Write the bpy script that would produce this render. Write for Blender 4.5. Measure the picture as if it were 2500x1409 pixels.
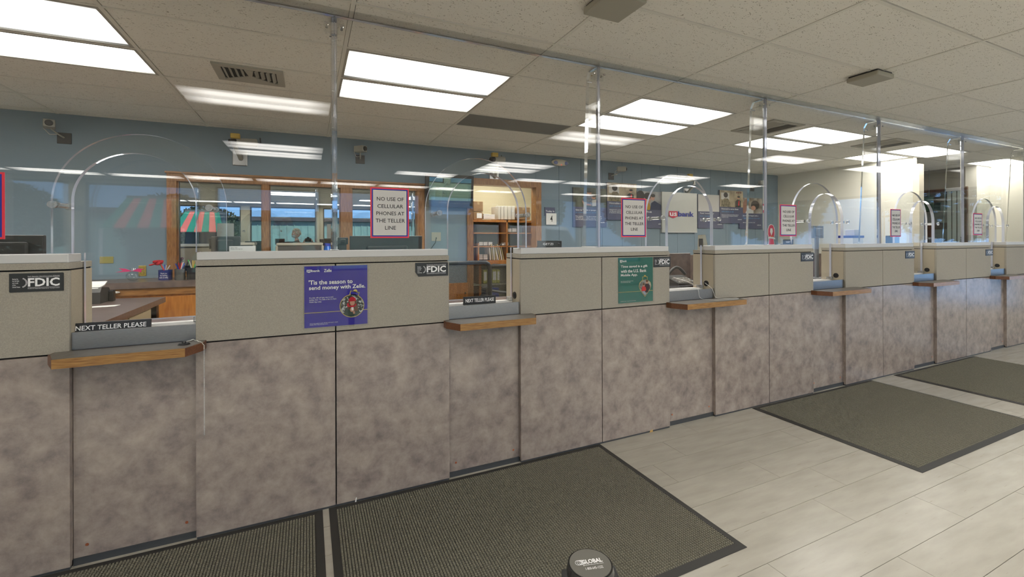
import bpy, bmesh, math, random
from math import pi, sin, cos, radians
from mathutils import Vector, Matrix
random.seed(7)
C = bpy.context.scene.collection
sc = bpy.context.scene
for o in list(bpy.data.objects): bpy.data.objects.remove(o)

# ------------------------------------------------------------------ camera, world, sun, exposure
H = 1.5; YAW = 0.4309; FPX = 1083.62; CX = 1250.5; HY = 584.32; ROLL = 0.0035
cd = bpy.data.cameras.new('camera'); cam = bpy.data.objects.new('main_camera', cd); C.objects.link(cam)
cam.location = (0, 0, H)
cam.rotation_euler = (Matrix.Rotation(-YAW, 3, 'Z') @ Matrix.Rotation(pi/2, 3, 'X') @ Matrix.Rotation(-ROLL, 3, 'Z')).to_euler()
cd.sensor_width = 36; cd.lens = FPX/2500*36; cd.shift_y = -(704.5-HY)/2500; cd.shift_x = -(CX-1250)/2500
cd.clip_start = 0.03; cd.clip_end = 200
sc.camera = cam
sc.view_settings.view_transform = 'Standard'; sc.view_settings.look = 'None'
sc.view_settings.exposure = 0.0; sc.view_settings.gamma = 1.0; sc.view_settings.use_curve_mapping = False
sc.cycles.use_denoising = True
sc.cycles.transparent_max_bounces = 32; sc.cycles.max_bounces = 10; sc.cycles.caustics_refractive = False; sc.cycles.caustics_reflective = False
sc.cycles.sample_clamp_indirect = 6
w = bpy.data.worlds.new('sky'); sc.world = w; w.use_nodes = True
nt = w.node_tree; tcw = nt.nodes.new('ShaderNodeTexCoord'); sxw = nt.nodes.new('ShaderNodeSeparateXYZ'); rw = nt.nodes.new('ShaderNodeValToRGB')
nt.links.new(tcw.outputs['Generated'], sxw.inputs[0]); nt.links.new(sxw.outputs[2], rw.inputs[0]); nt.links.new(rw.outputs[0], nt.nodes['Background'].inputs[0])
rw.color_ramp.elements[0].position = 0; rw.color_ramp.elements[0].color = (.30, .52, .95, 1); rw.color_ramp.elements[1].position = .6; rw.color_ramp.elements[1].color = (.10, .26, .72, 1)
nt.nodes['Background'].inputs[1].default_value = 3.4
sl = bpy.data.lights.new('sun', 'SUN'); sl.energy = 10; sl.angle = radians(0.6); sl.color = (1, .95, .87)
so = bpy.data.objects.new('sun', sl); C.objects.link(so); so.rotation_euler = (radians(-48), 0, radians(-20))
LAMP = 14.0          # radiance of the fluorescent lenses

def P(x, y, Y=None, Z=None, X=None):
    """ a point of the place seen at a pixel of the photograph, on a known real plane """
    a = (x-CX)-ROLL*(y-HY); b = (y-HY)+ROLL*(x-CX); u = a/FPX; v = -b/FPX
    dx, dy = sin(YAW)+u*cos(YAW), cos(YAW)-u*sin(YAW)
    t = Y/dy if Y is not None else ((Z-H)/v if Z is not None else X/dx)
    return Vector((dx*t, dy*t, v*t+H))

# ------------------------------------------------------------------ materials
MATS = {}
def lin(c): return tuple(((v/255)/12.92 if v/255 <= .04045 else ((v/255+.055)/1.055)**2.4) for v in c)
def mat(name, col, rough=.6, metal=0, spec=.5, noise=None, bump=None, emit=None, col2=None, coat=0, stretch=None, trans=0, detail=4, lo=.35, hi=.65):
    """ col in linear rgb; noise = scale of a two-colour mix with col2; bump = (scale, strength) """
    if name in MATS: return MATS[name]
    m = bpy.data.materials.new(name); m.use_nodes = True; MATS[name] = m
    n = m.node_tree.nodes; l = m.node_tree.links; b = n['Principled BSDF']
    b.inputs['Base Color'].default_value = (*col, 1); b.inputs['Roughness'].default_value = rough
    b.inputs['Metallic'].default_value = metal; b.inputs['Specular IOR Level'].default_value = spec
    b.inputs['Coat Weight'].default_value = coat; b.inputs['Transmission Weight'].default_value = trans
    tc = n.new('ShaderNodeTexCoord')
    src = tc.outputs['Object']
    if stretch:
        mp = n.new('ShaderNodeMapping'); mp.inputs['Scale'].default_value = stretch
        l.new(src, mp.inputs[0]); src = mp.outputs[0]
    if noise:
        t = n.new('ShaderNodeTexNoise'); t.inputs['Scale'].default_value = noise; t.inputs['Detail'].default_value = detail
        l.new(src, t.inputs['Vector'])
        r = n.new('ShaderNodeValToRGB'); r.color_ramp.elements[0].color = (*col, 1); r.color_ramp.elements[1].color = (*(col2 or [c*.6 for c in col]), 1)
        r.color_ramp.elements[0].position = lo; r.color_ramp.elements[1].position = hi
        l.new(t.outputs[0], r.inputs[0]); l.new(r.outputs[0], b.inputs['Base Color'])
    if bump:
        t2 = n.new('ShaderNodeTexNoise'); t2.inputs['Scale'].default_value = bump[0]; l.new(src, t2.inputs['Vector'])
        bp = n.new('ShaderNodeBump'); bp.inputs['Strength'].default_value = bump[1]; bp.inputs['Distance'].default_value = .004
        l.new(t2.outputs[0], bp.inputs['Height']); l.new(bp.outputs[0], b.inputs['Normal'])
    if emit:
        b.inputs['Emission Color'].default_value = (*emit[0], 1); b.inputs['Emission Strength'].default_value = emit[1]
    return m
def wood(name, a, b_, scale=6, stretch=(1, 12, 12), rough=.4):
    if name in MATS: return MATS[name]
    return mat(name, a, rough, noise=scale, col2=b_, stretch=stretch, detail=6, coat=.15, lo=.3, hi=.7)
def clear(name, tint=(1, 1, 1), boost=1.0, f0=.04, rough=0.0):
    if name in MATS: return MATS[name]
    m = bpy.data.materials.new(name); m.use_nodes = True; MATS[name] = m
    n = m.node_tree.nodes; l = m.node_tree.links; n.remove(n['Principled BSDF'])
    t = n.new('ShaderNodeBsdfTransparent'); t.inputs[0].default_value = (*tint, 1)
    g = n.new('ShaderNodeBsdfGlossy'); g.inputs['Roughness'].default_value = rough
    lw = n.new('ShaderNodeLayerWeight'); lw.inputs[0].default_value = .5
    p = n.new('ShaderNodeMath'); p.operation = 'POWER'; p.inputs[1].default_value = 5; l.new(lw.outputs['Facing'], p.inputs[0])
    q = n.new('ShaderNodeMath'); q.operation = 'MULTIPLY_ADD'; q.inputs[1].default_value = 1-f0*boost; q.inputs[2].default_value = f0*boost; l.new(p.outputs[0], q.inputs[0])
    x = n.new('ShaderNodeMixShader'); l.new(q.outputs[0], x.inputs[0]); l.new(t.outputs[0], x.inputs[1]); l.new(g.outputs[0], x.inputs[2])
    l.new(x.outputs[0], n['Material Output'].inputs[0])
    return m
def mirrorish(name, tint, amount, base=(.02, .02, .02)):
    if name in MATS: return MATS[name]
    m = bpy.data.materials.new(name); m.use_nodes = True; MATS[name] = m
    n = m.node_tree.nodes; l = m.node_tree.links; n.remove(n['Principled BSDF'])
    d = n.new('ShaderNodeBsdfDiffuse'); d.inputs[0].default_value = (*base, 1)
    g = n.new('ShaderNodeBsdfGlossy'); g.inputs['Roughness'].default_value = 0.0; g.inputs[0].default_value = (*tint, 1)
    x = n.new('ShaderNodeMixShader'); x.inputs[0].default_value = amount
    l.new(d.outputs[0], x.inputs[1]); l.new(g.outputs[0], x.inputs[2]); l.new(x.outputs[0], n['Material Output'].inputs[0])
    return m

M_acr = clear('acrylic_face', (.97, .975, .97), .8)
M_edge = mat('acrylic_edge', (.78, .82, .97), .08, trans=.45, spec=.8)
M_pedge = mat('acrylic_post_edge', (.90, .93, 1.0), .04, trans=.93, spec=.8); M_edge.node_tree.nodes['Principled BSDF'].inputs['IOR'].default_value = 1.3
M_glass = clear('window_glass', (.9, .95, .93), 1.2)
M_oneway = mirrorish('one_way_glass', (.62, .66, .66), .62, (.03, .027, .022))
M_screen = mirrorish('dark_screen_glass', (.45, .75, .75), .55, (.01, .02, .02))
M_fabric = mat('grey_beige_fabric_panel', (.37, .34, .285), .85, noise=260, col2=(.305, .28, .235), bump=(500, .25))
M_fabside = mat('beige_edge_panel', (.42, .365, .28), .8, noise=300, col2=(.37, .32, .24))
M_lam = None
def laminate():
    m = bpy.data.materials.new('mottled_taupe_laminate'); m.use_nodes = True; MATS['lam'] = m
    n = m.node_tree.nodes; l = m.node_tree.links; b = n['Principled BSDF']
    tc = n.new('ShaderNodeTexCoord'); oi = n.new('ShaderNodeObjectInfo')
    cb = n.new('ShaderNodeCombineXYZ'); ml = n.new('ShaderNodeMath'); ml.operation = 'MULTIPLY'; ml.inputs[1].default_value = 9
    l.new(oi.outputs['Random'], ml.inputs[0]); l.new(ml.outputs[0], cb.inputs[0]); l.new(ml.outputs[0], cb.inputs[2])
    va = n.new('ShaderNodeVectorMath'); l.new(tc.outputs['Object'], va.inputs[0]); l.new(cb.outputs[0], va.inputs[1])
    t = n.new('ShaderNodeTexNoise'); t.inputs['Scale'].default_value = 9; t.inputs['Detail'].default_value = 9; t.inputs['Roughness'].default_value = .66; t.inputs['Distortion'].default_value = .15
    l.new(va.outputs[0], t.inputs['Vector'])
    r = n.new('ShaderNodeValToRGB'); e = r.color_ramp.elements
    e[0].position = .28; e[0].color = (.185, .15, .138, 1); e[1].position = .74; e[1].color = (.44, .375, .315, 1)
    k = e.new(.5); k.color = (.315, .262, .23, 1)
    l.new(t.outputs[0], r.inputs[0]); l.new(r.outputs[0], b.inputs['Base Color'])
    b.inputs['Roughness'].default_value = .27; b.inputs['Specular IOR Level'].default_value = .55
    return m
M_lam = laminate()
M_top = mat('brown_laminate_top', (.17, .125, .11), .3, noise=14, col2=(.105, .08, .075), stretch=(1, 5, 1))
M_shelf = mat('grey_shelf_laminate', (.15, .135, .115), .35, noise=30, col2=(.12, .105, .09))
M_oak = wood('oak_edge', (.40, .22, .065), (.20, .085, .02), 14, (1.2, 9, 22))
M_oakend = wood('dark_oak_end', (.20, .075, .028), (.10, .035, .015), 14, (4, 9, 22))
M_trim = wood('honey_oak_trim', (.36, .17, .05), (.20, .08, .02), 10, (8, 8, 1.2))
M_trimh = wood('honey_oak_rail', (.36, .17, .05), (.20, .08, .02), 10, (1.2, 8, 8))
M_cab = wood('orange_oak_cabinet', (.50, .20, .035), (.34, .115, .018), 8, (6, 6, .8))
M_cap = mat('light_grey_cap', (.56, .56, .55), .45)
M_steel = mat('brushed_aluminium', (.34, .335, .33), .36, metal=1, noise=60, col2=(.26, .26, .26), stretch=(1, 30, 30))
M_white = mat('white_satin', (.72, .72, .70), .4)
M_black = mat('black_plastic', (.012, .012, .013), .4)
M_soft = mat('dark_grey_plastic', (.045, .045, .045), .5)
M_blackgap = mat('black_joint', (.006, .006, .006), .9)
M_wall = mat('blue_grey_paint', (.195, .26, .315), .7, bump=(60, .08), noise=1.2, col2=(.18, .24, .29))
M_cream = mat('cream_paint', (.70, .68, .59), .75, bump=(80, .05))
M_tan = mat('tan_paint', (.5, .46, .36), .8)
M_vinyl = mat('dark_vinyl_base', (.05, .055, .06), .4)
M_brass = mat('brass', (.72, .5, .13), .18, metal=1)
M_chrome = mat('chrome', (.75, .75, .76), .12, metal=1)
M_copper = mat('copper_screw', (.55, .18, .09), .4, metal=.6)
M_camgrey = mat('camera_grey', (.33, .32, .28), .5)
M_putty = mat('putty_plastic', (.40, .38, .31), .55)
M_paper = mat('white_paper', (.8, .8, .78), .8)
M_yellow = mat('yellow_connector', (.5, .33, .04), .5)
M_red = mat('sign_red', (.80, .035, .06), .45)
M_blue = mat('sign_blue', (.016, .03, .32), .45)
M_signgrey = mat('sign_pale_grey', (.60, .58, .555), .5)
M_creamline = mat('sign_cream', (.80, .76, .50), .5)
M_ink = mat('black_ink', (.012, .011, .012), .5)
M_navy = mat('poster_navy', (.085, .09, .155), .4)
M_zelle = mat('poster_violet_blue', (.022, .012, .30), .25, coat=.3)
M_green = mat('poster_green', (.012, .14, .115), .25, coat=.3)
M_gold = mat('poster_gold', (.55, .44, .12), .5)
M_lettw = mat('white_lettering', (.85, .85, .85), .5)
M_lettb = mat('sky_blue_lettering', (.10, .30, .55), .5)
M_skin = mat('skin', (.55, .29, .2), .55)
M_hairb = mat('brown_hair', (.10, .045, .02), .7)

# ------------------------------------------------------------------ mesh helpers
def nb(): return bmesh.new()
def bx(bm, x0, x1, y0, y1, z0, z1, mi=0):
    x0, x1 = sorted((x0, x1)); y0, y1 = sorted((y0, y1)); z0, z1 = sorted((z0, z1))
    v = [bm.verts.new(c) for c in ((x0,y0,z0),(x1,y0,z0),(x1,y1,z0),(x0,y1,z0),(x0,y0,z1),(x1,y0,z1),(x1,y1,z1),(x0,y1,z1))]
    for f in ((3,2,1,0),(4,5,6,7),(0,1,5,4),(1,2,6,5),(2,3,7,6),(3,0,4,7)):
        fc = bm.faces.new([v[i] for i in f]); fc.material_index = mi
    return v
def rbox(bm, x0, x1, y0, y1, z0, z1, r=.004, seg=2):
    t = nb(); bx(t, x0, x1, y0, y1, z0, z1)
    bmesh.ops.bevel(t, geom=t.edges[:], offset=r, segments=seg, affect='EDGES', profile=.5)
    me = bpy.data.meshes.new('t'); t.to_mesh(me); t.free(); bm.from_mesh(me); bpy.data.meshes.remove(me)
def cyl(bm, p0, p1, r, r2=None, n=16, cap=True):
    p0, p1 = Vector(p0), Vector(p1); d = p1-p0; L = d.length
    q = d.to_track_quat('Z', 'Y').to_matrix().to_4x4(); q.translation = (p0+p1)/2
    bmesh.ops.create_cone(bm, cap_ends=cap, segments=n, radius1=r, radius2=r if r2 is None else r2, depth=L, matrix=q)
def sph(bm, c, r, sx=1, sy=1, sz=1, u=16, v=10, rot=None):
    m = Matrix.Translation(c) @ (rot.to_4x4() if rot else Matrix()) @ Matrix.Diagonal((sx, sy, sz, 1))
    bmesh.ops.create_uvsphere(bm, u_segments=u, v_segments=v, radius=r, matrix=m)
def prism(bm, pts, axis, a0, a1, mside=0, mface=0):
    """ closed outline pts (2-D) extruded along axis 'y' or 'z' or 'x' """
    def at(p, a): return (p[0], a, p[1]) if axis == 'y' else ((p[0], p[1], a) if axis == 'z' else (a, p[0], p[1]))
    A = [bm.verts.new(at(p, a0)) for p in pts]; B = [bm.verts.new(at(p, a1)) for p in pts]
    f1 = bm.faces.new(A); f2 = bm.faces.new(B[::-1]); f1.material_index = f2.material_index = mface
    n = len(pts)
    for i in range(n):
        f = bm.faces.new((A[i], B[i], B[(i+1) % n], A[(i+1) % n])); f.material_index = mside
def tube(bm, pts, r, n=8):
    pts = [Vector(p) for p in pts]; rings = []
    for i, p in enumerate(pts):
        d = (pts[min(i+1, len(pts)-1)]-pts[max(i-1, 0)]).normalized()
        u = d.orthogonal().normalized() if not rings else (rings[-1][1]-d*rings[-1][1].dot(d)).normalized()
        v = d.cross(u); rings.append(([bm.verts.new(p+r*(cos(2*pi*k/n)*u+sin(2*pi*k/n)*v)) for k in range(n)], u))
    for (a, _), (b, _) in zip(rings, rings[1:]):
        for k in range(n): bm.faces.new((a[k], a[(k+1) % n], b[(k+1) % n], b[k]))
    bm.faces.new(rings[0][0][::-1]); bm.faces.new(rings[-1][0])
def wloc(o):
    v = Vector((0, 0, 0))
    while o: v += o.location; o = o.parent
    return v
def mk(name, bm, m, parent=None, kind=None, label=None, smooth=False, origin=None):
    """ link a bmesh authored in world coordinates as ONE mesh object """
    off = Vector(origin) if origin is not None else Vector((0, 0, 0))
    base = wloc(parent) if parent else Vector((0, 0, 0))
    if parent is not None and origin is None: off = base
    bmesh.ops.translate(bm, verts=bm.verts[:], vec=-off)
    bmesh.ops.recalc_face_normals(bm, faces=bm.faces[:])
    me = bpy.data.meshes.new(name); bm.to_mesh(me); bm.free()
    for mm in (m if isinstance(m, (list, tuple)) else [m]): me.materials.append(mm)
    if smooth:
        for p in me.polygons: p.use_smooth = True
        if smooth != 'all':
            me.set_sharp_from_angle(angle=radians(40))
    o = bpy.data.objects.new(name, me); C.objects.link(o); o.location = off-base
    if parent: o.parent = parent
    if kind: o['kind'] = kind
    if label: o['label'] = label
    return o
def thing(name, label, cat, loc, group=None):
    o = bpy.data.objects.new(name, None); C.objects.link(o); o.location = loc; o.empty_display_size = .1
    o['label'] = label; o['category'] = cat
    if group: o['group'] = group
    return o
def tag(o, label, cat, group=None):
    o['label'] = label; o['category'] = cat
    if group: o['group'] = group
    return o
def dup(root, loc, label=None, rotz=None):
    r = root.copy(); C.objects.link(r); r.location = loc
    if rotz is not None: r.rotation_euler[2] = rotz
    if label: r['label'] = label
    for ch in list(root.children):
        c = ch.copy(); C.objects.link(c); c.parent = r
        for g in ch.children:
            d = g.copy(); C.objects.link(d); d.parent = c
    return r
_tc = {}
def text(name, body, x0, x1, y, z0, z1, m, parent, bold=0.0, align='CENTER', space=1.0, face='-y', chsp=1.0):
    """ flat lettering fitted to a rectangle, facing -Y (or up) """
    key = (body, bold, align, space, chsp)
    if key not in _tc:
        cu = bpy.data.curves.new('txt', 'FONT'); cu.body = body; cu.align_x = align; cu.offset = bold; cu.space_line = space; cu.space_character = chsp; cu.resolution_u = 2
        to = bpy.data.objects.new('txt', cu); C.objects.link(to)
        me = bpy.data.meshes.new_from_object(to); bpy.data.objects.remove(to)
        _tc[key] = [(tuple(v.co), ) for v in me.vertices], [tuple(p.vertices) for p in me.polygons]
    vs, fs = _tc[key]
    xs = [v[0][0] for v in vs]; ys = [v[0][1] for v in vs]
    ax, bxx, ay, by = min(xs), max(xs), min(ys), max(ys)
    me = bpy.data.meshes.new(name); base = wloc(parent)
    co = []
    for (v,) in vs:
        X = x0+(v[0]-ax)/(bxx-ax)*(x1-x0); Zz = z0+(v[1]-ay)/(by-ay)*(z1-z0)
        co.append(Vector((X, y, Zz))-base if face == '-y' else Vector((X, Zz, y))-base)
    me.from_pydata(co, [], fs); me.materials.append(m)
    o = bpy.data.objects.new(name, me); C.objects.link(o); o.parent = parent
    return o
def rect(bm, x0, x1, y, z0, z1): bx(bm, x0, x1, y, y+.0006, z0, z1)
def disc(bm, x, y, z, r, rz=None, n=28, a0=0, a1=2*pi):
    rz = rz or r; pts = [(x+r*cos(a0+(a1-a0)*i/n), z+rz*sin(a0+(a1-a0)*i/n)) for i in range(n if a1-a0 > 6.2 else n+1)]
    prism(bm, pts, 'y', y, y+.0006)
def poly(bm, pts, y): prism(bm, pts, 'y', y, y+.0006)

# ------------------------------------------------------------------ room shell
ZC = 2.775; YB = 5.95; XL = -7.0; XR = 11.25; YF = -6.2; XW = 8.69
XG = [.226+1.2536*n for n in range(-6, 10)]
YG = [5.95, 5.80, 5.264, 4.76, 4.267, 3.732, 3.136, 2.53, 1.943, 1.347, .98, .44, -.12, -.69, -1.25, -1.80, -2.35, -2.90, -3.45, -4.0, -4.55, -5.10, -5.65, YF]
YG = sorted(set(YG))
def struct(name, bm, m, parent=None): return mk(name, bm, m, parent, kind='structure' if parent is None else None)

floor_bm = nb(); bx(floor_bm, XL, XR+3, YF, YB+1.6, -.1, -.004)
M_grout = mat('floor_joint', (.16, .145, .11), .6)
fl = struct('floor', floor_bm, M_grout)
M_tile = mat('pale_vinyl_plank', (.425, .40, .345), .27, noise=3.2, col2=(.37, .345, .295), stretch=(1, 5, 1), detail=8, bump=(90, .03))
# fine dashes along the planks
def plank_detail(m):
    n = m.node_tree.nodes; l = m.node_tree.links; b = n['Principled BSDF']
    tc = n.new('ShaderNodeTexCoord'); mp = n.new('ShaderNodeMapping'); mp.inputs['Scale'].default_value = (2.2, 30, 1); oi = n.new('ShaderNodeObjectInfo')
    va = n.new('ShaderNodeVectorMath'); l.new(tc.outputs['Object'], va.inputs[0]); l.new(oi.outputs['Location'], va.inputs[1]); l.new(va.outputs[0], mp.inputs[0])
    t = n.new('ShaderNodeTexNoise'); t.inputs['Scale'].default_value = 3.5; t.inputs['Detail'].default_value = 5; l.new(mp.outputs[0], t.inputs['Vector'])
    r = n.new('ShaderNodeValToRGB'); r.color_ramp.elements[0].position = .66; r.color_ramp.elements[1].position = .78
    r.color_ramp.elements[0].color = (1, 1, 1, 1); r.color_ramp.elements[1].color = (.72, .68, .60, 1); l.new(t.outputs[0], r.inputs[0])
    mx = n.new('ShaderNodeMix'); mx.data_type = 'RGBA'; mx.blend_type = 'MULTIPLY'; mx.inputs[0].default_value = 1
    old = b.inputs['Base Color'].links[0].from_socket; l.new(old, mx.inputs[6]); l.new(r.outputs[0], mx.inputs[7]); l.new(mx.outputs[2], b.inputs['Base Color'])
plank_detail(M_tile)
PL, PW = 1.27, .2286; gp = .0012
b_ = nb(); bx(b_, gp, PL-gp, gp, PW-gp, -.004, 0)
plank_me = bpy.data.meshes.new('floor_plank'); b_.to_mesh(plank_me); b_.free(); plank_me.materials.append(M_tile)
offs = [.0, .60, .355, .70]; rowref = {0: 3.19, 1: 2.63, 2: 2.965, -1: 2.515, -2: 1.95, -3: 2.85, 3: 2.688, 4: 3.34}
for r in range(-9, 8):
    y0 = 1.372+PW*(r-1)
    x0 = rowref.get(r, 2.0+.37*(r % 4)) - PL*5
    while x0 < XR:
        xa, xb = max(x0, -3.2), min(x0+PL, XR)
        if xb-xa > .15:
            if xb-xa > PL-.01: me = plank_me
            else:
                t = nb(); bx(t, gp, xb-xa-gp, gp, PW-gp, -.004, 0); me = bpy.data.meshes.new('floor_plank'); t.to_mesh(me); t.free(); me.materials.append(M_tile)
            o = bpy.data.objects.new('floor_plank', me); C.objects.link(o); o.parent = fl; o.location = (xa, y0, 0)
        x0 += PL
b_ = nb(); bx(b_, XL, XR+3, YF, 1.372-PW*10-.001, -.004, 0); bx(b_, XL, -3.2, 1.372-PW*10, 2.68, -.004, 0); bx(b_, XL, XR+3, 1.372+PW*7+.001, YB+1.6, -.004, 0)
mk('floor_covering', b_, M_tile, fl)

# ceiling: dark plenum slab, tees and tiles
b_ = nb(); bx(b_, XL, XR+3, YF, YB+1.6, ZC+.03, ZC+.12)
ce = struct('ceiling', b_, M_blackgap)
M_ctile = mat('fissured_ceiling_tile', (.80, .775, .69), .9, bump=(120, .2))
def fissure(m):
    n = m.node_tree.nodes; l = m.node_tree.links; b = n['Principled BSDF']
    tc = n.new('ShaderNodeTexCoord'); mp = n.new('ShaderNodeMapping'); mp.inputs['Scale'].default_value = (1, 2.2, 1)
    oi = n.new('ShaderNodeObjectInfo'); va = n.new('ShaderNodeVectorMath'); l.new(tc.outputs['Object'], va.inputs[0]); l.new(oi.outputs['Location'], va.inputs[1]); l.new(va.outputs[0], mp.inputs[0])
    t = n.new('ShaderNodeTexVoronoi'); t.inputs['Scale'].default_value = 62; l.new(mp.outputs[0], t.inputs['Vector'])
    t2 = n.new('ShaderNodeTexNoise'); t2.inputs['Scale'].default_value = 26; l.new(mp.outputs[0], t2.inputs['Vector'])
    ad = n.new('ShaderNodeMath'); ad.operation = 'ADD'; l.new(t.outputs['Distance'], ad.inputs[0]); l.new(t2.outputs[0], ad.inputs[1])
    r = n.new('ShaderNodeValToRGB'); r.color_ramp.elements[0].position = .62; r.color_ramp.elements[1].position = .70
    r.color_ramp.elements[0].color = (.40, .37, .30, 1); r.color_ramp.elements[1].color = (.88, .855, .78, 1)
    l.new(ad.outputs[0], r.inputs[0]); l.new(r.outputs[0], b.inputs['Base Color'])
fissure(M_ctile)
M_tee = mat('ceiling_tee', (.80, .78, .70), .6)
fix = {}      # light fixtures by grid cell: (ix, iy) -> kind
def cell(ix, iy): return XG[ix], XG[ix+1], YG[iy], YG[iy+1]
yi = {round(v, 3): i for i, v in enumerate(YG)}
xi = lambda v: min(range(len(XG)), key=lambda k: abs(XG[k]-v))
lights = [(-2.28, 3.136), (-2.28, 3.732), (.226, 3.136), (.226, 3.732), (2.733, 3.136), (2.733, 3.732), (5.24, 3.136), (5.24, 3.732), (7.75, 3.136), (10.25, 3.136),
          (-4.79, 3.136), (-4.79, 3.732), (-4.79, .44), (-6.04, .44),  # unseen fixtures, added to brighten the ceiling and room at the left
          (-1.03, .44), (2.733, .44), (6.49, .44), (9.0, .44), (-1.03, -2.35), (-1.03, -1.80), (2.733, -2.35), (2.733, -1.80), (6.49, -2.35), (6.49, -1.80), (9.0, -2.35),
          (1.48, -3.45), (3.99, -3.45), (5.24, -3.45), (6.49, -3.45), (-6.04, -5.65), (-4.79, -5.65), (-3.53, -5.65), (-2.28, -5.65), (-1.03, -5.65), (.226, -5.65), (1.48, -5.65), (2.733, -5.65), (3.99, -5.65), (6.49, -5.65), (7.75, -5.65)]
LC = set()
for x, y in lights: LC.add((xi(x), yi[round(y, 3)]))
LC.add((xi(7.75), yi[3.732]))
TW = .012
for iy in range(len(YG)-1):
    for ix in range(len(XG)-1):
        x0, x1, y0, y1 = cell(ix, iy)
        if (ix, iy) in LC or x1 < XL or x0 > XR: continue
        if y0 > 5.7: continue
        x0, x1 = max(x0, XL), min(x1, XR)
        if x1-x0 < .1: continue
        if y1-y0 < .1: continue
        b_ = nb(); g = .0015
        rx = random.uniform(0, .004); ry = random.uniform(0, .003)
        bx(b_, x0+TW+g+rx, x1-TW-g, y0+TW+g, y1-TW-g-ry, ZC+.004, ZC+.02)
        o = mk('ceiling_tile', b_, M_ctile, ce, origin=(x0, y0, ZC))
b_ = nb(); bx(b_, XL, XR, 5.80+TW, YB, ZC+.004, ZC+.02); bx(b_, XW, XR+3, YB, YB+1.6, ZC+.004, ZC+.02); bx(b_, XR, XR+3, YF, YB, ZC+.004, ZC+.02)
mk('ceiling_edge_tile', b_, M_ctile, ce)
for x in XG:
    if XL < x < XR:
        b_ = nb(); bx(b_, x-TW, x+TW, YF, YB, ZC, ZC+.01); mk('ceiling_tee', b_, M_tee, ce)
for y in YG[1:-1]:
    b_ = nb(); bx(b_, XL, XR, y-TW*.85, y+TW*.85, ZC+.0008, ZC+.0095); mk('ceiling_tee', b_, M_tee, ce)

# walls
b_ = nb()   # back wall with the doorway to the store room and the corridor recess
bx(b_, XL, -1.38, YB, YB+.12, 0, ZC+.03); bx(b_, -1.38, 1.44, YB+.09, YB+.12, 0, ZC+.03); bx(b_, -1.38, 1.44, YB, YB+.09, 2.24, ZC+.03); bx(b_, -1.38, 1.44, YB, YB+.09, 0, 1.10)
bx(b_, 1.44, 2.11, YB, YB+.12, 0, ZC+.03); bx(b_, 2.11, 3.13, YB, YB+.12, 2.29, ZC+.03); bx(b_, 3.13, XW, YB+.012, YB+.12, 0, ZC+.03)
wb = struct('wall_back', b_, M_wall)
x = 3.13
while x < XW-.05:
    x2 = min(x+.4064, XW); b_ = nb(); bx(b_, x+.0025, x2-.0025, YB, YB+.013, 0, ZC); mk('wall_board', b_, M_wall, wb); x = x2
b_ = nb(); bx(b_, XL-.12, XL, YF, YB+.12, 0, ZC+.03); struct('wall_left', b_, M_cream)
b_ = nb(); bx(b_, XW, XW+.1, 3.72, YB+.12, 0, ZC+.03); struct('wall_right', b_, M_cream)
b_ = nb(); bx(b_, XW-.02, XW+.12, 3.64, 3.72, 0, 2.66); struct('trim_1', b_, mat('cream_trim', (.58, .53, .42), .6))
b_ = nb(); bx(b_, 10.75, XR+.1, 3.70, 3.85, 0, ZC+.03); bx(b_, XR, XR+.12, 1.9, 3.75, 0, ZC+.03); bx(b_, XR, XR+.12, YF, -3.8, 0, ZC+.03); bx(b_, XR, XR+.12, -3.8, 1.9, 0, .25); bx(b_, XR, XR+.12, -3.8, 1.9, 2.45, ZC+.03); struct('wall_far', b_, M_cream)
for k in range(3):
    ya_, yb_ = -3.8+1.9*k, -1.9+1.9*k; b_ = nb()
    for (y0, y1, z0, z1) in ((ya_, ya_+.04, .25, 2.45), (yb_-.04, yb_, .25, 2.45), (ya_, yb_, .25, .30), (ya_, yb_, 2.40, 2.45)): bx(b_, XR+.03, XR+.09, y0, y1, z0, z1)
    wn = struct('window_%d' % (10+k), b_, mat('dark_window_frame', (.06, .05, .045), .5)); b_ = nb(); bx(b_, XR+.057, XR+.063, ya_+.04, yb_-.04, .30, 2.40); mk('window_pane', b_, M_glass, wn)
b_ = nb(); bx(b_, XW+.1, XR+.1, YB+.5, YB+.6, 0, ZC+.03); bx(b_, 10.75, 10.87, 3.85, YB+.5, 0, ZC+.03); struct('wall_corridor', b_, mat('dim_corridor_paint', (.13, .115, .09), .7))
# glazed walnut door on the far side of the corridor
XD = 10.745; ya_, yb_ = 3.90, 4.86
M_wal = wood('dark_walnut', (.12, .055, .025), (.06, .025, .012), 8, (8, 8, 1))
b_ = nb()
for (y0, y1, z0, z1) in ((ya_-.09, ya_, 0, 2.42), (yb_, yb_+.12, 0, 2.42), (ya_, yb_, 2.30, 2.42)): bx(b_, XD-.05, XD, y0, y1, z0, z1)
d1 = struct('door_1', b_, M_wal)
b_ = nb()
for (y0, y1, z0, z1) in ((ya_+.01, ya_+.12, .02, 2.29), (yb_-.12, yb_-.01, .02, 2.29), (ya_+.12, yb_-.12, 2.16, 2.29), (ya_+.12, yb_-.12, 1.66, 1.78), (ya_+.12, yb_-.12, .02, .30), (ya_+.42, ya_+.50, .30, 1.66)): bx(b_, XD-.04, XD-.002, y0, y1, z0, z1)
mk('door_leaf', b_, M_wal, d1)
for (y0, y1, z0, z1) in ((ya_+.12, yb_-.12, 1.78, 2.16), (ya_+.12, ya_+.42, .30, 1.66), (ya_+.50, yb_-.12, .30, 1.66)):
    b_ = nb(); bx(b_, XD-.02, XD-.014, y0, y1, z0, z1); mk('door_pane', b_, mirrorish('door_glass', (.8, .85, .88), .45, (.10, .105, .10)), d1)
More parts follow.
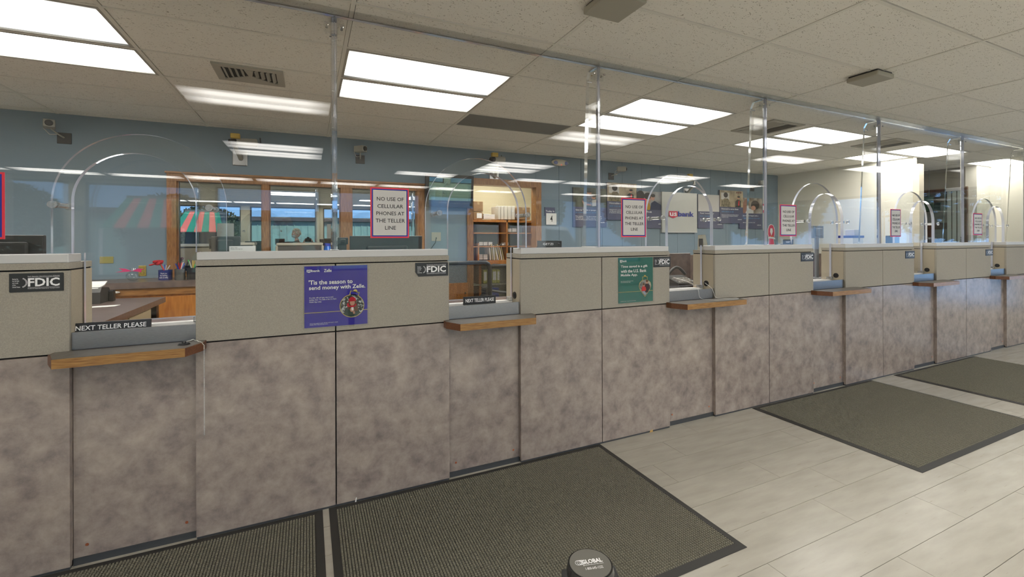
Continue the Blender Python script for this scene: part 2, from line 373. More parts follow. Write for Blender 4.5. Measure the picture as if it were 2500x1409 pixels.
b_ = nb(); cyl(b_, (XD-.09, ya_+.07, 1.0), (XD-.04, ya_+.07, 1.0), .025); mk('door_handle', b_, M_brass, d1)
# blue-grey wall paint darker line: baseboard
b_ = nb(); bx(b_, 3.13, XW, YB-.012, YB, 0, .1); struct('baseboard_back', b_, M_vinyl)

# storage room behind the doorway
b_ = nb(); bx(b_, 1.6, 4.2, 7.5, 7.6, 0, ZC); bx(b_, 1.55, 1.62, YB+.12, 7.5, 0, ZC); bx(b_, 4.2, 4.3, YB+.12, 7.5, 0, ZC)
struct('wall_storage', b_, mat('storage_cream', (.55, .49, .33), .8))
b_ = nb(); bx(b_, 2.03, 2.12, YB-.03, YB+.13, 0, 2.37); bx(b_, 3.12, 3.21, YB-.03, YB+.13, 0, 2.37); bx(b_, 2.12, 3.12, YB-.03, YB+.13, 2.28, 2.37)
struct('trim_2', b_, M_trim)

# lobby window wall
b_ = nb(); SILL, HEAD = .75, 2.70
pil = [-7.0, -6.9, -6.6, -6.4, -4.36, -4.14, -2.15, -1.87, .275, .516, 2.70, 2.95, 5.10, 5.35, 7.60, 7.85, 10.0, XR]
bx(b_, XL, XR, YF-.15, YF, 0, SILL); bx(b_, XL, XR, YF-.15, YF, HEAD, ZC+.1)
for k in range(0, len(pil), 2): bx(b_, pil[k], pil[k+1], YF-.15, YF+.04, SILL, HEAD)
struct('wall_front', b_, M_tan)
M_frame = mat('dark_window_frame', (.06, .05, .045), .5)
for k in range(8):
    a, b = pil[2*k+1], pil[2*k+2]; b2 = nb()
    for (x0, x1, z0, z1) in ((a, a+.04, SILL, HEAD), (b-.04, b, SILL, HEAD), (a, b, SILL, SILL+.04), (a, b, HEAD-.04, HEAD)): bx(b2, x0, x1, YF-.12, YF-.06, z0, z1)
    wn = struct('window_%d' % (k+1), b2, M_frame)
    b2 = nb(); bx(b2, a+.04, b-.04, YF-.095, YF-.089, SILL+.04, HEAD-.04); mk('window_pane', b2, M_glass, wn)

# mirror-like interior windows in the oak frame
zt, zb = 2.235, 1.13
wx = [P(408, 430, Y=YB).x, P(432, 440, Y=YB).x, P(640, 440, Y=YB).x, P(657, 440, Y=YB).x, P(831, 440, Y=YB).x, P(858, 440, Y=YB).x, P(1017, 450, Y=YB).x, P(1035, 450, Y=YB).x]
b_ = nb(); bx(b_, wx[0], wx[7], YB-.028, YB+.05, zt-.085, zt-.002); bx(b_, wx[0], wx[7], YB-.028, YB+.05, zb-.03, zb+.03)
for k in range(0, 8, 2): bx(b_, wx[k], wx[k+1], YB-.025, YB+.05, zb, zt-.03)
for k in (1, 3, 5):   # stops
    a, b = wx[k], wx[k+1]
    for (x0, x1, z0, z1) in ((a, a+.012, zb+.03, zt-.085), (b-.012, b, zb+.03, zt-.085)): bx(b_, x0, x1, YB+.005, YB+.04, z0, z1)
w7 = struct('window_9', b_, M_trim)
b_ = nb(); bx(b_, wx[0]-.012, wx[7]+.012, YB-.045, YB, zt-.004, zt+.016); bx(b_, wx[0], wx[7], YB-.034, YB-.026, zt-.035, zt-.028); mk('head_moulding', b_, M_trimh, w7)
for k in (1, 3, 5):
    b_ = nb(); bx(b_, wx[k], wx[k+1], YB+.045, YB+.05, zb+.03, zt-.08); mk('window_pane', b_, M_oneway, w7)

# ------------------------------------------------------------------ ceiling fittings
def lens_mat():
    m = bpy.data.materials.new('fluorescent_lens'); m.use_nodes = True
    n = m.node_tree.nodes; l = m.node_tree.links; n.remove(n['Principled BSDF'])
    tc = n.new('ShaderNodeTexCoord'); sx = n.new('ShaderNodeSeparateXYZ'); l.new(tc.outputs['Object'], sx.inputs[0])
    # two tubes along X: intensity = base + tube lobes, falling off near the tube ends
    a = n.new('ShaderNodeMath'); a.operation = 'ABSOLUTE'; l.new(sx.outputs[1], a.inputs[0])
    s = n.new('ShaderNodeMath'); s.operation = 'SUBTRACT'; s.inputs[1].default_value = .11; l.new(a.outputs[0], s.inputs[0])
    q = n.new('ShaderNodeMath'); q.operation = 'MULTIPLY'; l.new(s.outputs[0], q.inputs[0]); l.new(s.outputs[0], q.inputs[1])
    e = n.new('ShaderNodeMapRange'); e.inputs['From Min'].default_value = 0; e.inputs['From Max'].default_value = .02; e.inputs['To Min'].default_value = 1; e.inputs['To Max'].default_value = .03; l.new(q.outputs[0], e.inputs[0])
    ax = n.new('ShaderNodeMath'); ax.operation = 'ABSOLUTE'; l.new(sx.outputs[0], ax.inputs[0])
    f = n.new('ShaderNodeMapRange'); f.inputs['From Min'].default_value = .38; f.inputs['From Max'].default_value = .6; f.inputs['To Min'].default_value = 1; f.inputs['To Max'].default_value = .25; l.new(ax.outputs[0], f.inputs[0])
    mm = n.new('ShaderNodeMath'); mm.operation = 'MULTIPLY'; l.new(e.outputs[0], mm.inputs[0]); l.new(f.outputs[0], mm.inputs[1])
    ms = n.new('ShaderNodeMath'); ms.operation = 'MULTIPLY'; ms.inputs[1].default_value = LAMP*1.35; l.new(mm.outputs[0], ms.inputs[0])
    em = n.new('ShaderNodeEmission'); em.inputs[0].default_value = (1, .962, .90, 1); l.new(ms.outputs[0], em.inputs[1]); l.new(em.outputs[0], n['Material Output'].inputs[0])
    return m
M_lens = lens_mat()
M_fixf = mat('fixture_frame', (.42, .40, .35), .5)
LL = {(-2.28, 3.136): 'large ceiling light at the top left corner, nearer of its pair', (-2.28, 3.732): 'large ceiling light at the top left corner, farther of its pair',
      (.226, 3.136): 'ceiling light right of the first acrylic post, nearer of its pair', (.226, 3.732): 'ceiling light right of the first acrylic post, farther of its pair',
      (2.733, 3.136): 'ceiling light above the bank logo posters, nearer of its pair', (2.733, 3.732): 'ceiling light above the bank logo posters, farther of its pair',
      (5.24, 3.136): 'ceiling light right of the third acrylic post, nearer of its pair', (5.24, 3.732): 'ceiling light right of the third acrylic post, farther of its pair',
      (7.75, 3.136): 'ceiling light by the corridor opening, nearer of its pair', (10.25, 3.136): 'farthest ceiling light by the cream far wall'}
LL.update({(-1.03, .44): 'lobby ceiling light mirrored across the ceiling left of the first clear post', (-1.03, -1.80): 'lobby ceiling light mirrored above the first oak window, upper of two', (-1.03, -2.35): 'lobby ceiling light mirrored above the first oak window, lower of two',
           (2.733, .44): 'lobby ceiling light mirrored below the lights above the bank logo panel', (2.733, -1.80): 'lobby ceiling light mirrored over the second arch, upper of two', (2.733, -2.35): 'lobby ceiling light mirrored over the second arch, lower of two',
           (6.49, .44): 'lobby ceiling light mirrored right of the third clear post', (9.0, .44): 'lobby ceiling light mirrored above the fourth arch', (6.49, -1.80): 'lobby ceiling light mirrored over the third arch, upper of two', (6.49, -2.35): 'lobby ceiling light mirrored over the third arch, lower of two'})
def make_light(x0, x1, y0, y1, label):
    cx, cy = (x0+x1)/2, (y0+y1)/2; hx, hy = (x1-x0)/2-TW, (y1-y0)/2-TW
    t = thing('ceiling_light', label, 'ceiling light', (cx, cy, ZC), 'fluorescent ceiling lights')
    b = nb(); f = .018
    for (a, c, d, e) in ((-hx, hx, -hy, -hy+f), (-hx, hx, hy-f, hy), (-hx, -hx+f, -hy+f, hy-f), (hx-f, hx, -hy+f, hy-f)): bx(b, cx+a, cx+c, cy+d, cy+e, ZC, ZC+.028)
    mk('frame', b, M_fixf, t)
    b = nb(); n = 1; bx(b, cx-hx+f, cx+hx-f, cy-hy+f, cy+hy-f, ZC+.006, ZC+.01); mk('lens', b, M_lens, t)
    return t
for x, y in lights:
    ix, iy = xi(x), yi[round(y, 3)]; x0, x1, y0, y1 = cell(ix, iy)
    lab = LL.get((x, y))
    make_light(x0, x1, y0, y1, lab or 'unseen ceiling light, of the mirrored lobby rows or added to brighten the left')
t = make_light(XG[xi(7.75)], XW+.0, 3.732, 4.267, 'ceiling light by the corridor opening, farther of its pair')
M_vent = mat('vent_paint', (.42, .40, .34), .6)
def vent(x0, x1, y0, y1, label):
    cx, cy = (x0+x1)/2, (y0+y1)/2
    t = thing('ceiling_vent', label, 'air vent', (cx, cy, ZC), 'ceiling air vents'); f = .05
    b = nb()
    for (a, c, d, e) in ((x0, x1, y0, y0+f), (x0, x1, y1-f, y1), (x0, x0+f, y0+f, y1-f), (x1-f, x1, y0+f, y1-f)): bx(b, a, c, d, e, ZC-.010, ZC+.004)
    mk('frame', b, M_vent, t)
    b = nb(); bx(b, x0+f, x1-f, y0+f, y1-f, ZC+.0, ZC+.003); mk('duct_opening', b, M_blackgap, t)
    L = x1-x0-2*f; n = 4; hy_ = (y1-y0)/2-f
    for s_ in (-1, 1):
        for k in range(n):
            u = .16+.84*(k+.5)/n; xc = cx+s_*L/2*u; b = nb()
            bx(b, -.001, .001, cy-hy_-cy, (cy+hy_*(.1+.8*u))-cy, -.016, .016)
            b.transform(Matrix.Translation((xc, cy, ZC-.008)) @ Matrix.Rotation(radians(48)*s_, 4, 'Y')); mk('slat', b, M_vent, t)
    b = nb(); prism(b, [(cx-.03, y0+f), (cx+.03, y0+f), (cx+.012, cy), (x1-f, y1-f), (x0+f, y1-f), (cx-.012, cy)], 'z', ZC-.014, ZC-.008); mk('center_plate', b, M_vent, t)
v0 = P(513, 150, Z=ZC); v1 = P(690, 210, Z=ZC)
vent(v0.x, v1.x+.02, v0.y, v1.y, 'white square air vent between the first two ceiling light pairs')
q = P(1875, 312, Z=ZC); vent(q.x-.28, q.x+.25, q.y-.27, q.y+.27, 'dusty air vent above the second clear post')
q = P(2160, 352, Z=ZC); vent(q.x-.28, q.x+.25, q.y-.27, q.y+.27, 'dusty air vent near the third clear post')
def sensor(px, py, label, s=.11):
    q = P(px, py, Z=ZC); t = thing('wireless_access_point', label, 'ceiling device', (q.x, q.y, ZC))
    b = nb(); rbox(b, q.x-s, q.x+s, q.y-s, q.y+s, ZC-.045, ZC-.008, .008); mk('cover', b, M_putty, t)
    b = nb(); bx(b, q.x-s*.9, q.x+s*.9, q.y-s*.9, q.y+s*.9, ZC-.008, ZC+.003); mk('mount_plate', b, M_soft, t)
sensor(2124, 184, 'small white square device on the ceiling at the upper right')
sensor(1500, 2, 'white square device on the ceiling at the top edge of the photo', .12)
# grey painted tile
b_ = nb(); bx(b_, XG[7]+.02, XG[8]-.02, 4.267+.02, 4.76-.02, ZC+.0028, ZC+.004); mk('grey_ceiling_tile', b_, mat('grey_tile', (.2, .2, .19), .8), ce)

# ------------------------------------------------------------------ mats
M_mat = mat('charcoal_mat_fibre', (.105, .10, .075), .95, noise=400, col2=(.235, .222, .165), detail=2)
M_matb = mat('charcoal_rubber', (.03, .029, .026), .6)
def mat_nubs(wd, dp, b=.038, p=.0135):
    nx, ny = int((wd-2*b)/p), int((dp-2*b)/p); px_, py_ = (wd-2*b)/nx, (dp-2*b)/ny
    vs, fs = [], []; rnd = random.Random(3)
    for j in range(ny):
        for i in range(nx):
            x0, y0 = b+i*px_, b+j*py_; x1, y1 = x0+px_*.8, y0+py_*.8; z = .0105+rnd.random()*.0016; k = len(vs); e = px_*.14
            vs += [(x0, y0, .005), (x1, y0, .005), (x1, y1, .005), (x0, y1, .005), (x0+e, y0+e, z), (x1-e, y0+e, z), (x1-e, y1-e, z), (x0+e, y1-e, z)]
            fs += [(k+4, k+5, k+6, k+7), (k, k+1, k+5, k+4), (k+1, k+2, k+6, k+5), (k+2, k+3, k+7, k+6), (k+3, k, k+4, k+7)]
    me = bpy.data.meshes.new('mat_nubs'); me.from_pydata(vs, [], fs); me.materials.append(M_mat); return me
nub = mat_nubs(1.83, 1.195); DM = 1.195
def floor_mat(x0, y1, label, wd=1.83):
    t = thing('floor_mat', label, 'floor mat', (x0, y1-DM, 0), 'charcoal waffle floor mats')
    b = nb(); X, Y = x0, y1-DM
    o4 = [(X, Y), (X+wd, Y), (X+wd, Y+DM), (X, Y+DM)]; bb = .038
    i4 = [(X+bb, Y+bb), (X+wd-bb, Y+bb), (X+wd-bb, Y+DM-bb), (X+bb, Y+DM-bb)]
    lo = [b.verts.new((*p, .001)) for p in o4]; mid = [b.verts.new((p[0], p[1], .003)) for p in o4]; hi = [b.verts.new((*p, .0085)) for p in i4]; hi2 = [b.verts.new((*p, .0055)) for p in i4]
    for k in range(4):
        j = (k+1) % 4; b.faces.new((lo[k], lo[j], mid[j], mid[k])); b.faces.new((mid[k], mid[j], hi[j], hi[k])); b.faces.new((hi[k], hi[j], hi2[j], hi2[k]))
    b.faces.new(hi2); b.faces.new(lo[::-1]); mk('rubber_border', b, M_matb, t)
    o = bpy.data.objects.new('fibre_squares', nub); C.objects.link(o); o.parent = t; o['kind'] = 'stuff'
floor_mat(.068-1.83, 2.678, 'charcoal waffle mat at the bottom left, under the first teller window')
floor_mat(.100, 2.678, 'charcoal waffle mat under the second teller window, behind the stanchion')
floor_mat(3.552, 2.675, 'charcoal waffle mat under the fourth teller window, middle right')
floor_mat(5.80, 2.665, 'farthest charcoal waffle mat at the right edge')

# ------------------------------------------------------------------ counter line
YP = 2.68; DEP = .235; ZP = .985; ZG = 1.368; ZB = 1.40; ZT = 1.44
OL = [-.99, .797, 2.605, 4.43, 6.267, 8.17]       # left edge of each teller opening
OR = [-.513, 1.293, 3.11, 4.955, 6.77, 8.64]      # right edge
JT = [-1.74, .139, 1.954, 3.79, 5.63, 7.50, 9.36]     # joint in each unit = acrylic post
UN = [(-2.30, OL[0])]+[(OR[i], OL[i+1]) for i in range(5)]+[(OR[5], 10.2)]
ULAB = ['leftmost grey-beige counter section, cut by the left edge of the photo', 'grey-beige counter section holding the blue season poster', 'counter section holding the green mobile app poster',
        'counter section below the pink ribbon cutout, fourth from left', 'counter section right of the fourth teller window, fifth from left', 'counter section sixth from left, beside the last visible teller window', 'counter section at the extreme right edge of the photo']
gap = .0035
for i, ((x0, x1), lab) in enumerate(zip(UN, ULAB)):
    t = thing('counter_section', lab, 'counter', ((x0+x1)/2, YP+DEP/2, 0), 'teller counter sections')
    j = JT[i]
    b = nb(); bx(b, x0+.004, x1-.004, YP+.018, YP+DEP-.004, 0.0, ZB-.002); mk('core', b, M_blackgap, t)
    spl = [(x0, j-gap), (j+gap, x1)]
    for a, c in spl:
        b = nb(); bx(b, a, c, YP, YP+.02, .013, ZP-gap); mk('laminate_panel', b, M_lam, t)
    for a, c in spl:
        b = nb(); rbox(b, a, c, YP, YP+.02, ZP+gap, ZG-gap, .002, 1); mk('upper_panel', b, M_fabric, t)
    b = nb(); bx(b, x0, x1, YP, YP+.02, ZG+gap, ZB); bx(b, x0, x1, YP+.02, YP+DEP, ZG+gap, ZB); mk('top_band', b, M_fabric, t)
    for sx_, xx in ((1, x0), (-1, x1)):     # side cheeks
        b = nb(); bx(b, xx, xx+sx_*.005, YP+.02, YP+DEP, .97, ZG-gap); mk('side_panel', b, M_fabside, t)
        b = nb(); bx(b, xx, xx+sx_*.005, YP+.02, YP+DEP, .03, .97); mk('side_laminate', b, M_lam, t)
    b = nb(); bx(b, x0+.002, x1-.002, YP+.004, YP+.02, 0, .013); mk('kick_strip', b, M_vinyl, t)
    b = nb(); bx(b, x0+.008, x1-.008, YP+DEP-.004, YP+DEP, .03, ZB-.01); mk('rear_panel', b, M_fabside, t)
    b = nb(); rbox(b, x0+.004, x1-.004, YP+.004, YP+.135, ZB, ZT, .003, 1); mk('cap', b, M_cap, t)

SN = ['first', 'second', 'third', 'fourth', 'fifth', 'sixth']
for i in range(6):
    a, c = OL[i], OR[i]
    t = thing('teller_bay', 'recessed taupe bay front with metal deal tray at the %s teller window from left' % SN[i], 'counter', ((a+c)/2, YP+.1, 0), 'teller bays')
    b = nb(); bx(b, a+.002, c-.002, YP+.03, YP+.05, .03, 1.0); mk('laminate_panel', b, M_lam, t)
    b = nb(); bx(b, a+.002, c-.002, YP+.024, YP+.03, 0, .032); mk('kick_strip', b, M_vinyl, t)
    b = nb(); bx(b, a+.002, c-.002, YP+.016, YP+.03, .998, 1.078); mk('metal_apron', b, M_steel, t)
    b = nb(); bx(b, a+.002, c-.002, YP+.03, YP+.05, 1.0, 1.072); bx(b, a+.002, c-.002, YP+.05, YP+.13, 1.0, 1.045)
    bx(b, a+.002, c-.002, YP+.13, YP+.15, 1.0, 1.075); bx(b, a+.002, c-.002, YP+.150, YP+DEP, 1.0, 1.068); mk('deal_tray', b, M_white, t)
    for dx in (.05, c-a-.045):
        b = nb(); cyl(b, (a+dx, YP+.0275, .085), (a+dx, YP+.031, .085), .007, .004, 10); mk('screw', b, M_copper, t)
    # writing shelf
    s0, s1 = a-.035, c+.085
    if i >= 2: s1 = c+.20-.02*(i-2)
    if i == 0: s0, s1 = a-.052, c+.045
    ZS, ZL, YFs = .998, .957, 2.515
    sh = thing('writing_shelf', 'oak-edged customer writing shelf below the %s teller window from left' % SN[i], 'shelf', ((s0+s1)/2, YP-.08, ZL), 'oak-edged writing shelves')
    ch = .055; ch2 = .055 if i != 2 else .03
    out = [(s0, YP+.0), (s0, YP-.055), (s0+ch, YFs), (s1-ch2, YFs), (s1, YP-.055), (s1, YP)]
    if True:
        b = nb(); prism(b, [(p[0]+(.006 if k in (0, 1) else (-.006 if k in (4, 5) else 0)), p[1]+(.006 if 1 <= k <= 4 else -.0006)) for k, p in enumerate(out)], 'z', ZL+.002, ZS); mk('top', b, M_shelf, sh)
    b = nb(); 
    prism(b, [(s0+ch, YFs), (s1-ch2, YFs), (s1-ch2, YFs+.012), (s0+ch, YFs+.012)], 'z', ZL, ZS-.001); mk('front_edge', b, M_oak, sh)
    for p, q_ in ((out[1], out[2]), (out[3], out[4])):
        b = nb(); d = (Vector(q_)-Vector(p)).normalized(); nrm = Vector((-d.y, d.x))*.012
        prism(b, [p, q_, (q_[0]+nrm.x, q_[1]+nrm.y), (p[0]+nrm.x, p[1]+nrm.y)], 'z', ZL, ZS-.001); mk('corner_edge', b, M_oakend, sh)
    for xx, sg in ((s0, 1), (s1, -1)):
        b = nb(); bx(b, xx, xx+sg*.012, YP-.055, YP-.0006, ZL, ZS-.001); mk('side_edge', b, M_oakend, sh)

# inner teller worktops (continuous behind the line)
b_ = nb(); bx(b_, -2.3, 9.9, YP+DEP+.003, 3.35, .99, 1.03)
tw = thing('teller_worktop', 'long brown laminate worktop on the staff side of the teller line', 'worktop', (3.8, 3.1, .99))
mk('top', b_, M_top, tw)
for x in (-2.2, -.2, 1.0, 2.0, 3.8, 5.6, 7.5, 9.4):
    b_ = nb(); bx(b_, x-.015, x+.015, YP+DEP+.01, 3.3, 0, .9895); mk('support_panel', b_, M_putty, tw)

# ------------------------------------------------------------------ acrylic screen
def arc(cx, cz, r, n=40): return [(cx+r*cos(pi-pi*k/n), cz+r*sin(pi-pi*k/n)) for k in range(n+1)]
PY0, PY1 = YP+.018, YP+.046
posts = JT
plab = ['clear acrylic screen panel around the %s arched teller window from left' % s for s in SN]
for i in range(6):
    a, c = OL[i]+.002, OR[i]-.002; r = (c-a)/2; L, R = posts[i]+.003, posts[i+1]-.003
    top = ZC-.004
    pts = [(L, ZT+.001), (a-.001, ZT+.001), (a-.001+.0, ZB+.002), (a, ZB+.002)] if False else [(L, ZT+.001), (a, ZT+.001)]
    pts = [(L, ZT+.001), (a, ZT+.001)] + arc((a+c)/2, 1.685, r)[0:] + [(c, ZT+.001), (R, ZT+.001), (R, top), (L, top)]
    b = nb(); prism(b, pts, 'y', PY0, PY1, 1, 0)
    o = mk('acrylic_screen', b, [M_acr, M_edge], origin=((L+R)/2, PY0, ZT)); tag(o, plab[i], 'screen', 'clear acrylic screen panels')
    # arched shield on stand-offs
    sy0, sy1 = YP+.118, YP+.138; so_ = .115
    cx = (a+c)/2; R2 = (c-a)/2+so_
    t = thing('arched_shield', 'arched clear shield standing behind the %s teller window from left' % SN[i], 'shield', (cx, sy0, 1.08), 'arched acrylic shields')
    zt2 = ZT+.002
    pts = [(cx-R2, zt2)]+arc(cx, 1.685, R2)[0:]+[(cx+R2, zt2), (c-.004, zt2), (c-.004, 1.10), (a+.004, 1.10), (a+.004, zt2)]
    b = nb(); prism(b, pts, 'y', sy0+.014, sy1+.014, 1, 0); mk('sheet', b, [M_acr, M_edge], t)
    for s in (-1, 1):
        xx = cx+s*(r+.06); zz = 1.665
        b = nb(); cyl(b, (xx, PY0-.018, zz), (xx, PY0-.001, zz), .017, n=20); cyl(b, (xx, PY1+.001, zz), (xx, sy0+.013, zz), .012, n=20); cyl(b, (xx, sy1+.015, zz), (xx, sy1+.03, zz), .017, n=20); cyl(b, (xx, PY0-.022, zz), (xx, PY0-.018, zz), .008, n=12)
        mk('standoff', b, M_chrome if False else mat('clear_standoff', (.9, .92, .92), .08, trans=.75, spec=.7), t, smooth=True)
    b = nb(); bx(b, c-.03, c-.006, sy0-.004, sy1+.03, 1.0756, 1.0998); bx(b, a+.006, a+.03, sy0-.004, sy1+.03, 1.0756, 1.0998); mk('foot_clip', b, mat('clear_standoff', ()), t)
# fins (posts)
FN = ['leftmost', 'first full', 'second', 'third', 'fourth', 'fifth', 'sixth']
for i, x in enumerate(posts):
    if i == 0: continue
    t = thing('acrylic_post', ['', 'tall clear post above the blue season poster', 'tall clear post left of the second full cell phone notice', 'tall clear post beside the pink ribbon cutout', 'tall clear post right of the fourth arched window', 'tall clear post near the corridor opening', 'tall clear post at the right edge of the photo'][i], 'post', (x, PY1, ZT), 'clear acrylic posts')
    b = nb(); y0 = PY1+.002; hw = .014
    v = [(y0, ZT+.002), (y0+.20, ZB+.003) if False else (y0+.18, ZT+.002), (y0+.125, ZC-.05), (y0+.10, ZC-.004), (y0, ZC-.004)]
    prism(b, v, 'x', x-hw, x+hw, 1, 0); mk('fin', b, [M_acr, M_pedge], t)
    b = nb(); rbox(b, x-.03, x+.03, PY1+.001, y0+.19, ZB+.001, ZT+.001, .003, 1) if False else bx(b, x-.022, x+.022, y0-.001, y0+.185, ZT+.0005, ZT+.0035); mk('foot_plate', b, M_white, t)
    for s in (-1, 1):
        b = nb(); bx(b, x+s*.015, x+s*.055, PY1+.0015, PY1+.008, ZC-.095, ZC-.035); bx(b, x+s*.015, x+s*.02, PY1+.008, PY1+.06, ZC-.095, ZC-.035); mk('bracket', b, M_acr, t)
        b = nb(); cyl(b, (x+s*.04, PY0-.008, ZC-.06), (x+s*.04, PY0-.0005, ZC-.06), .009, n=12); cyl(b, (x+s*.04, PY1+.008, ZC-.06), (x+s*.04, PY1+.016, ZC-.06), .008, n=6); mk('bolt', b, M_chrome, t)
    b = nb(); cyl(b, (x-.022, y0+.105, ZC-.075), (x+.022, y0+.105, ZC-.075), .007, n=10); mk('bolt', b, M_chrome, t)
    # seam cover in front
    b = nb(); bx(b, x-.0028, x+.0028, PY0, PY1, ZT+.002, ZC-.005); mk('joint_seal', b, M_pedge, t)
# ceiling angle strip
b_ = nb(); bx(b_, -2.2, 9.35, PY0-.08, PY0-.001, ZC-.008, ZC-.001)
tag(mk('ceiling_strip', b_, [clear('acrylic_strip', (.93, .94, .94), 1.0, rough=.35)], origin=(3.5, PY0-.05, ZC)), 'clear strip along the ceiling joining the acrylic screen', 'strip')

# ------------------------------------------------------------------ notices on the screen
def notice(x0, x1, z0, z1, label, y=None):
    y = PY0-.0045 if y is None else y; w_ = x1-x0; h = z1-z0
    t = thing('notice', label, 'sign', ((x0+x1)/2, y, z0), 'cell phone notices on the screen')
    b = nb(); bx(b, x0, x1, y, y+.002, z0, z1); mk('backing', b, M_red, t)
    e = w_*.035
    b = nb(); rect(b, x0+e, x1-e, y-.0008, z0+e, z1-e); mk('blue_border', b, M_blue, t)
    e = w_*.07; b = nb(); rect(b, x0+e, x1-e, y-.0016, z0+e, z1-e); mk('cream_line', b, M_creamline, t)
    e = w_*.082; b = nb(); rect(b, x0+e, x1-e, y-.0024, z0+e, z1-e); mk('face', b, M_signgrey, t)
    rows = ['NO USE OF', 'CELLULAR', 'PHONES AT', 'THE TELLER', 'LINE']; wd = [.70, .67, .725, .76, .28]
    for k, (s, ww) in enumerate(zip(rows, wd)):
        zc = z0+h*(.775-.1435*k); text('lettering', s, x0+w_*(.5-ww/2+.01), x0+w_*(.5+ww/2+.01), y-.0035, zc-h*.037, zc+h*.037, M_ink, t, bold=.006)
    b = nb(); bx(b, x0, x1, y+.0021, y+.0026, z0, z1); mk('back_sheet', b, M_paper, t)
for (a, t_, c, d), lab in zip([(904, 459, 998, 581), (1516, 484, 1576, 579), (1903, 500, 1943, 577), (2173, 511, 2198, 578), (2375, 521, 2397, 574)],
        ['red and blue framed cell phone notice above the blue season poster', 'red and blue framed cell phone notice above the green mobile app poster', 'cell phone notice above the dark ROBERTO nameplate', 'cell phone notice left of the fifth arched window', 'faint cell phone notice left of the sixth arched window']):
    A_, B_ = P(a, (t_+d)/2, Y=PY0), P(c, (t_+d)/2, Y=PY0); zt_ = P((a+c)/2, t_, Y=PY0).z; zb_ = P((a+c)/2, d, Y=PY0).z
    notice(A_.x, B_.x, zb_, zt_, lab)
B_ = P(13, 500, Y=PY0); notice(B_.x-.255, B_.x, P(13, 584, Y=PY0).z, P(13, 421, Y=PY0).z, 'cell phone notice cut by the left edge of the photo')

# FDIC plaques
def plaque(px0, py0, px1, py1, label, chamf=False):
    y = YP-.004; a, c = P(px0, (py0+py1)/2, Y=y), P(px1, (py0+py1)/2, Y=y); x0, x1 = a.x, c.x
    xm = (px0+px1)/2; z1, z0 = P(xm, py0, Y=y).z, P(xm, py1, Y=y).z; w_, h = x1-x0, z1-z0
    t = thing('deposit_insurance_plaque', label, 'plaque', ((x0+x1)/2, y, z0), 'black deposit insurance plaques')
    b = nb(); pts = [(x0, z0+h*.02), (x0+.003, z0), (x1, z0), (x1, z1-.003), (x1-.003, z1), (x0, z1)]
    if chamf: pts = [(x0, z0+h*.32), (x0+w_*.09, z0), (x1, z0), (x1, z1-h*.07), (x1-w_*.02, z1), (x0, z1)]
    prism(b, pts, 'y', y, y+.0038); mk('plate', b, mat('black_plaque', (.02, .022, .022), .4), t)
    text('lettering', 'FDIC', x0+w_*.34, x0+w_*.93, y-.001, z0+h*.28, z0+h*.74, M_lettw, t, bold=.028)
    text('small_print', 'Each depositor insured to at least $250,000', x0+w_*.34, x0+w_*.93, y-.001, z0+h*.80, z0+h*.86, M_lettw, t)
    text('small_print', 'Federal Deposit Insurance Corporation', x0+w_*.34, x0+w_*.93, y-.001, z0+h*.14, z0+h*.20, M_lettw, t)
    text('small_print', 'Backed by\nthe full faith\nand credit\nof the\nUnited States', x0+w_*.06, x0+w_*.2, y-.001, z0+h*.24, z0+h*.74, M_lettw, t, align='LEFT')
    b = nb()
    for rr in (1, .86):   # crescent seal
        cxx, czz = x0+w_*.20, z0+h*.5; R_ = h*.26*rr
        for s in range(12):
            a0 = -1.2+2.4*s/12; a1 = a0+.15; prism(b, [(cxx+R_*cos(a0), czz+R_*sin(a0)), (cxx+R_*1.08*cos(a0), czz+R_*1.08*sin(a0)), (cxx+R_*1.08*cos(a1), czz+R_*1.08*sin(a1)), (cxx+R_*cos(a1), czz+R_*sin(a1))], 'y', y-.001, y-.0004)
    rect(b, x0+w_*.34, x0+w_*.93, y-.001, z0+h*.225, z0+h*.235); rect(b, x0+w_*.34, x0+w_*.93, y-.001, z0+h*.775, z0+h*.785)
    mk('seal', b, M_lettw, t)
plaque(22, 667, 155, 712, 'black FDIC plaque on the leftmost counter section')
plaque(1014, 641, 1094, 674, 'black FDIC plaque with cut corner left of the second teller window', True)
plaque(1596, 627, 1637, 652, 'black FDIC plaque beside the green mobile app poster')
plaque(1956, 617, 1987, 638, 'dark FDIC plaque left of the fourth teller window')
plaque(2211, 613, 2233, 631, 'dark FDIC plaque left of the fifth teller window')
plaque(2407, 609, 2424, 624, 'dark FDIC plaque left of the sixth teller window')

# season poster and app poster
def uslogo(x0, x1, y, z0, z1, parent, red=None, us=M_zelle, bank=M_lettw):
    w_ = x1-x0; h = z1-z0; b = nb()
    poly(b, [(x0, z0+h*.3), (x0+w_*.17, z0), (x0+w_*.34, z0+h*.3), (x0+w_*.34, z1), (x0, z1)], y); mk('logo_shield', b, red or M_lettw, parent)
    text('logo_lettering', 'us', x0+w_*.03, x0+w_*.31, y-.001, z0+h*.32, z0+h*.82, us, parent, bold=.02)
    text('logo_lettering', 'bank', x0+w_*.36, x1, y-.001, z0+h*.28, z1*1.0, bank, parent, bold=.02)
def sleeve(t, x0, x1, y, z0, z1):
    b = nb(); e = .006; bx(b, x0-e, x1+e, y-.004, y-.0028, z0-e*1.5, z1+e*.5); mk('clear_sleeve', b, M_acr, t)
y = YP-.0035
A_, B_ = P(743, 720, Y=y), P(897, 720, Y=y); x0, x1 = A_.x, B_.x; z1, z0 = P(820, 649, Y=y).z, P(820, 796, Y=y).z; w_, h = x1-x0, z1-z0
t = thing('season_poster', 'blue poster reading Tis the season to send money', 'poster', ((x0+x1)/2, y, z0))
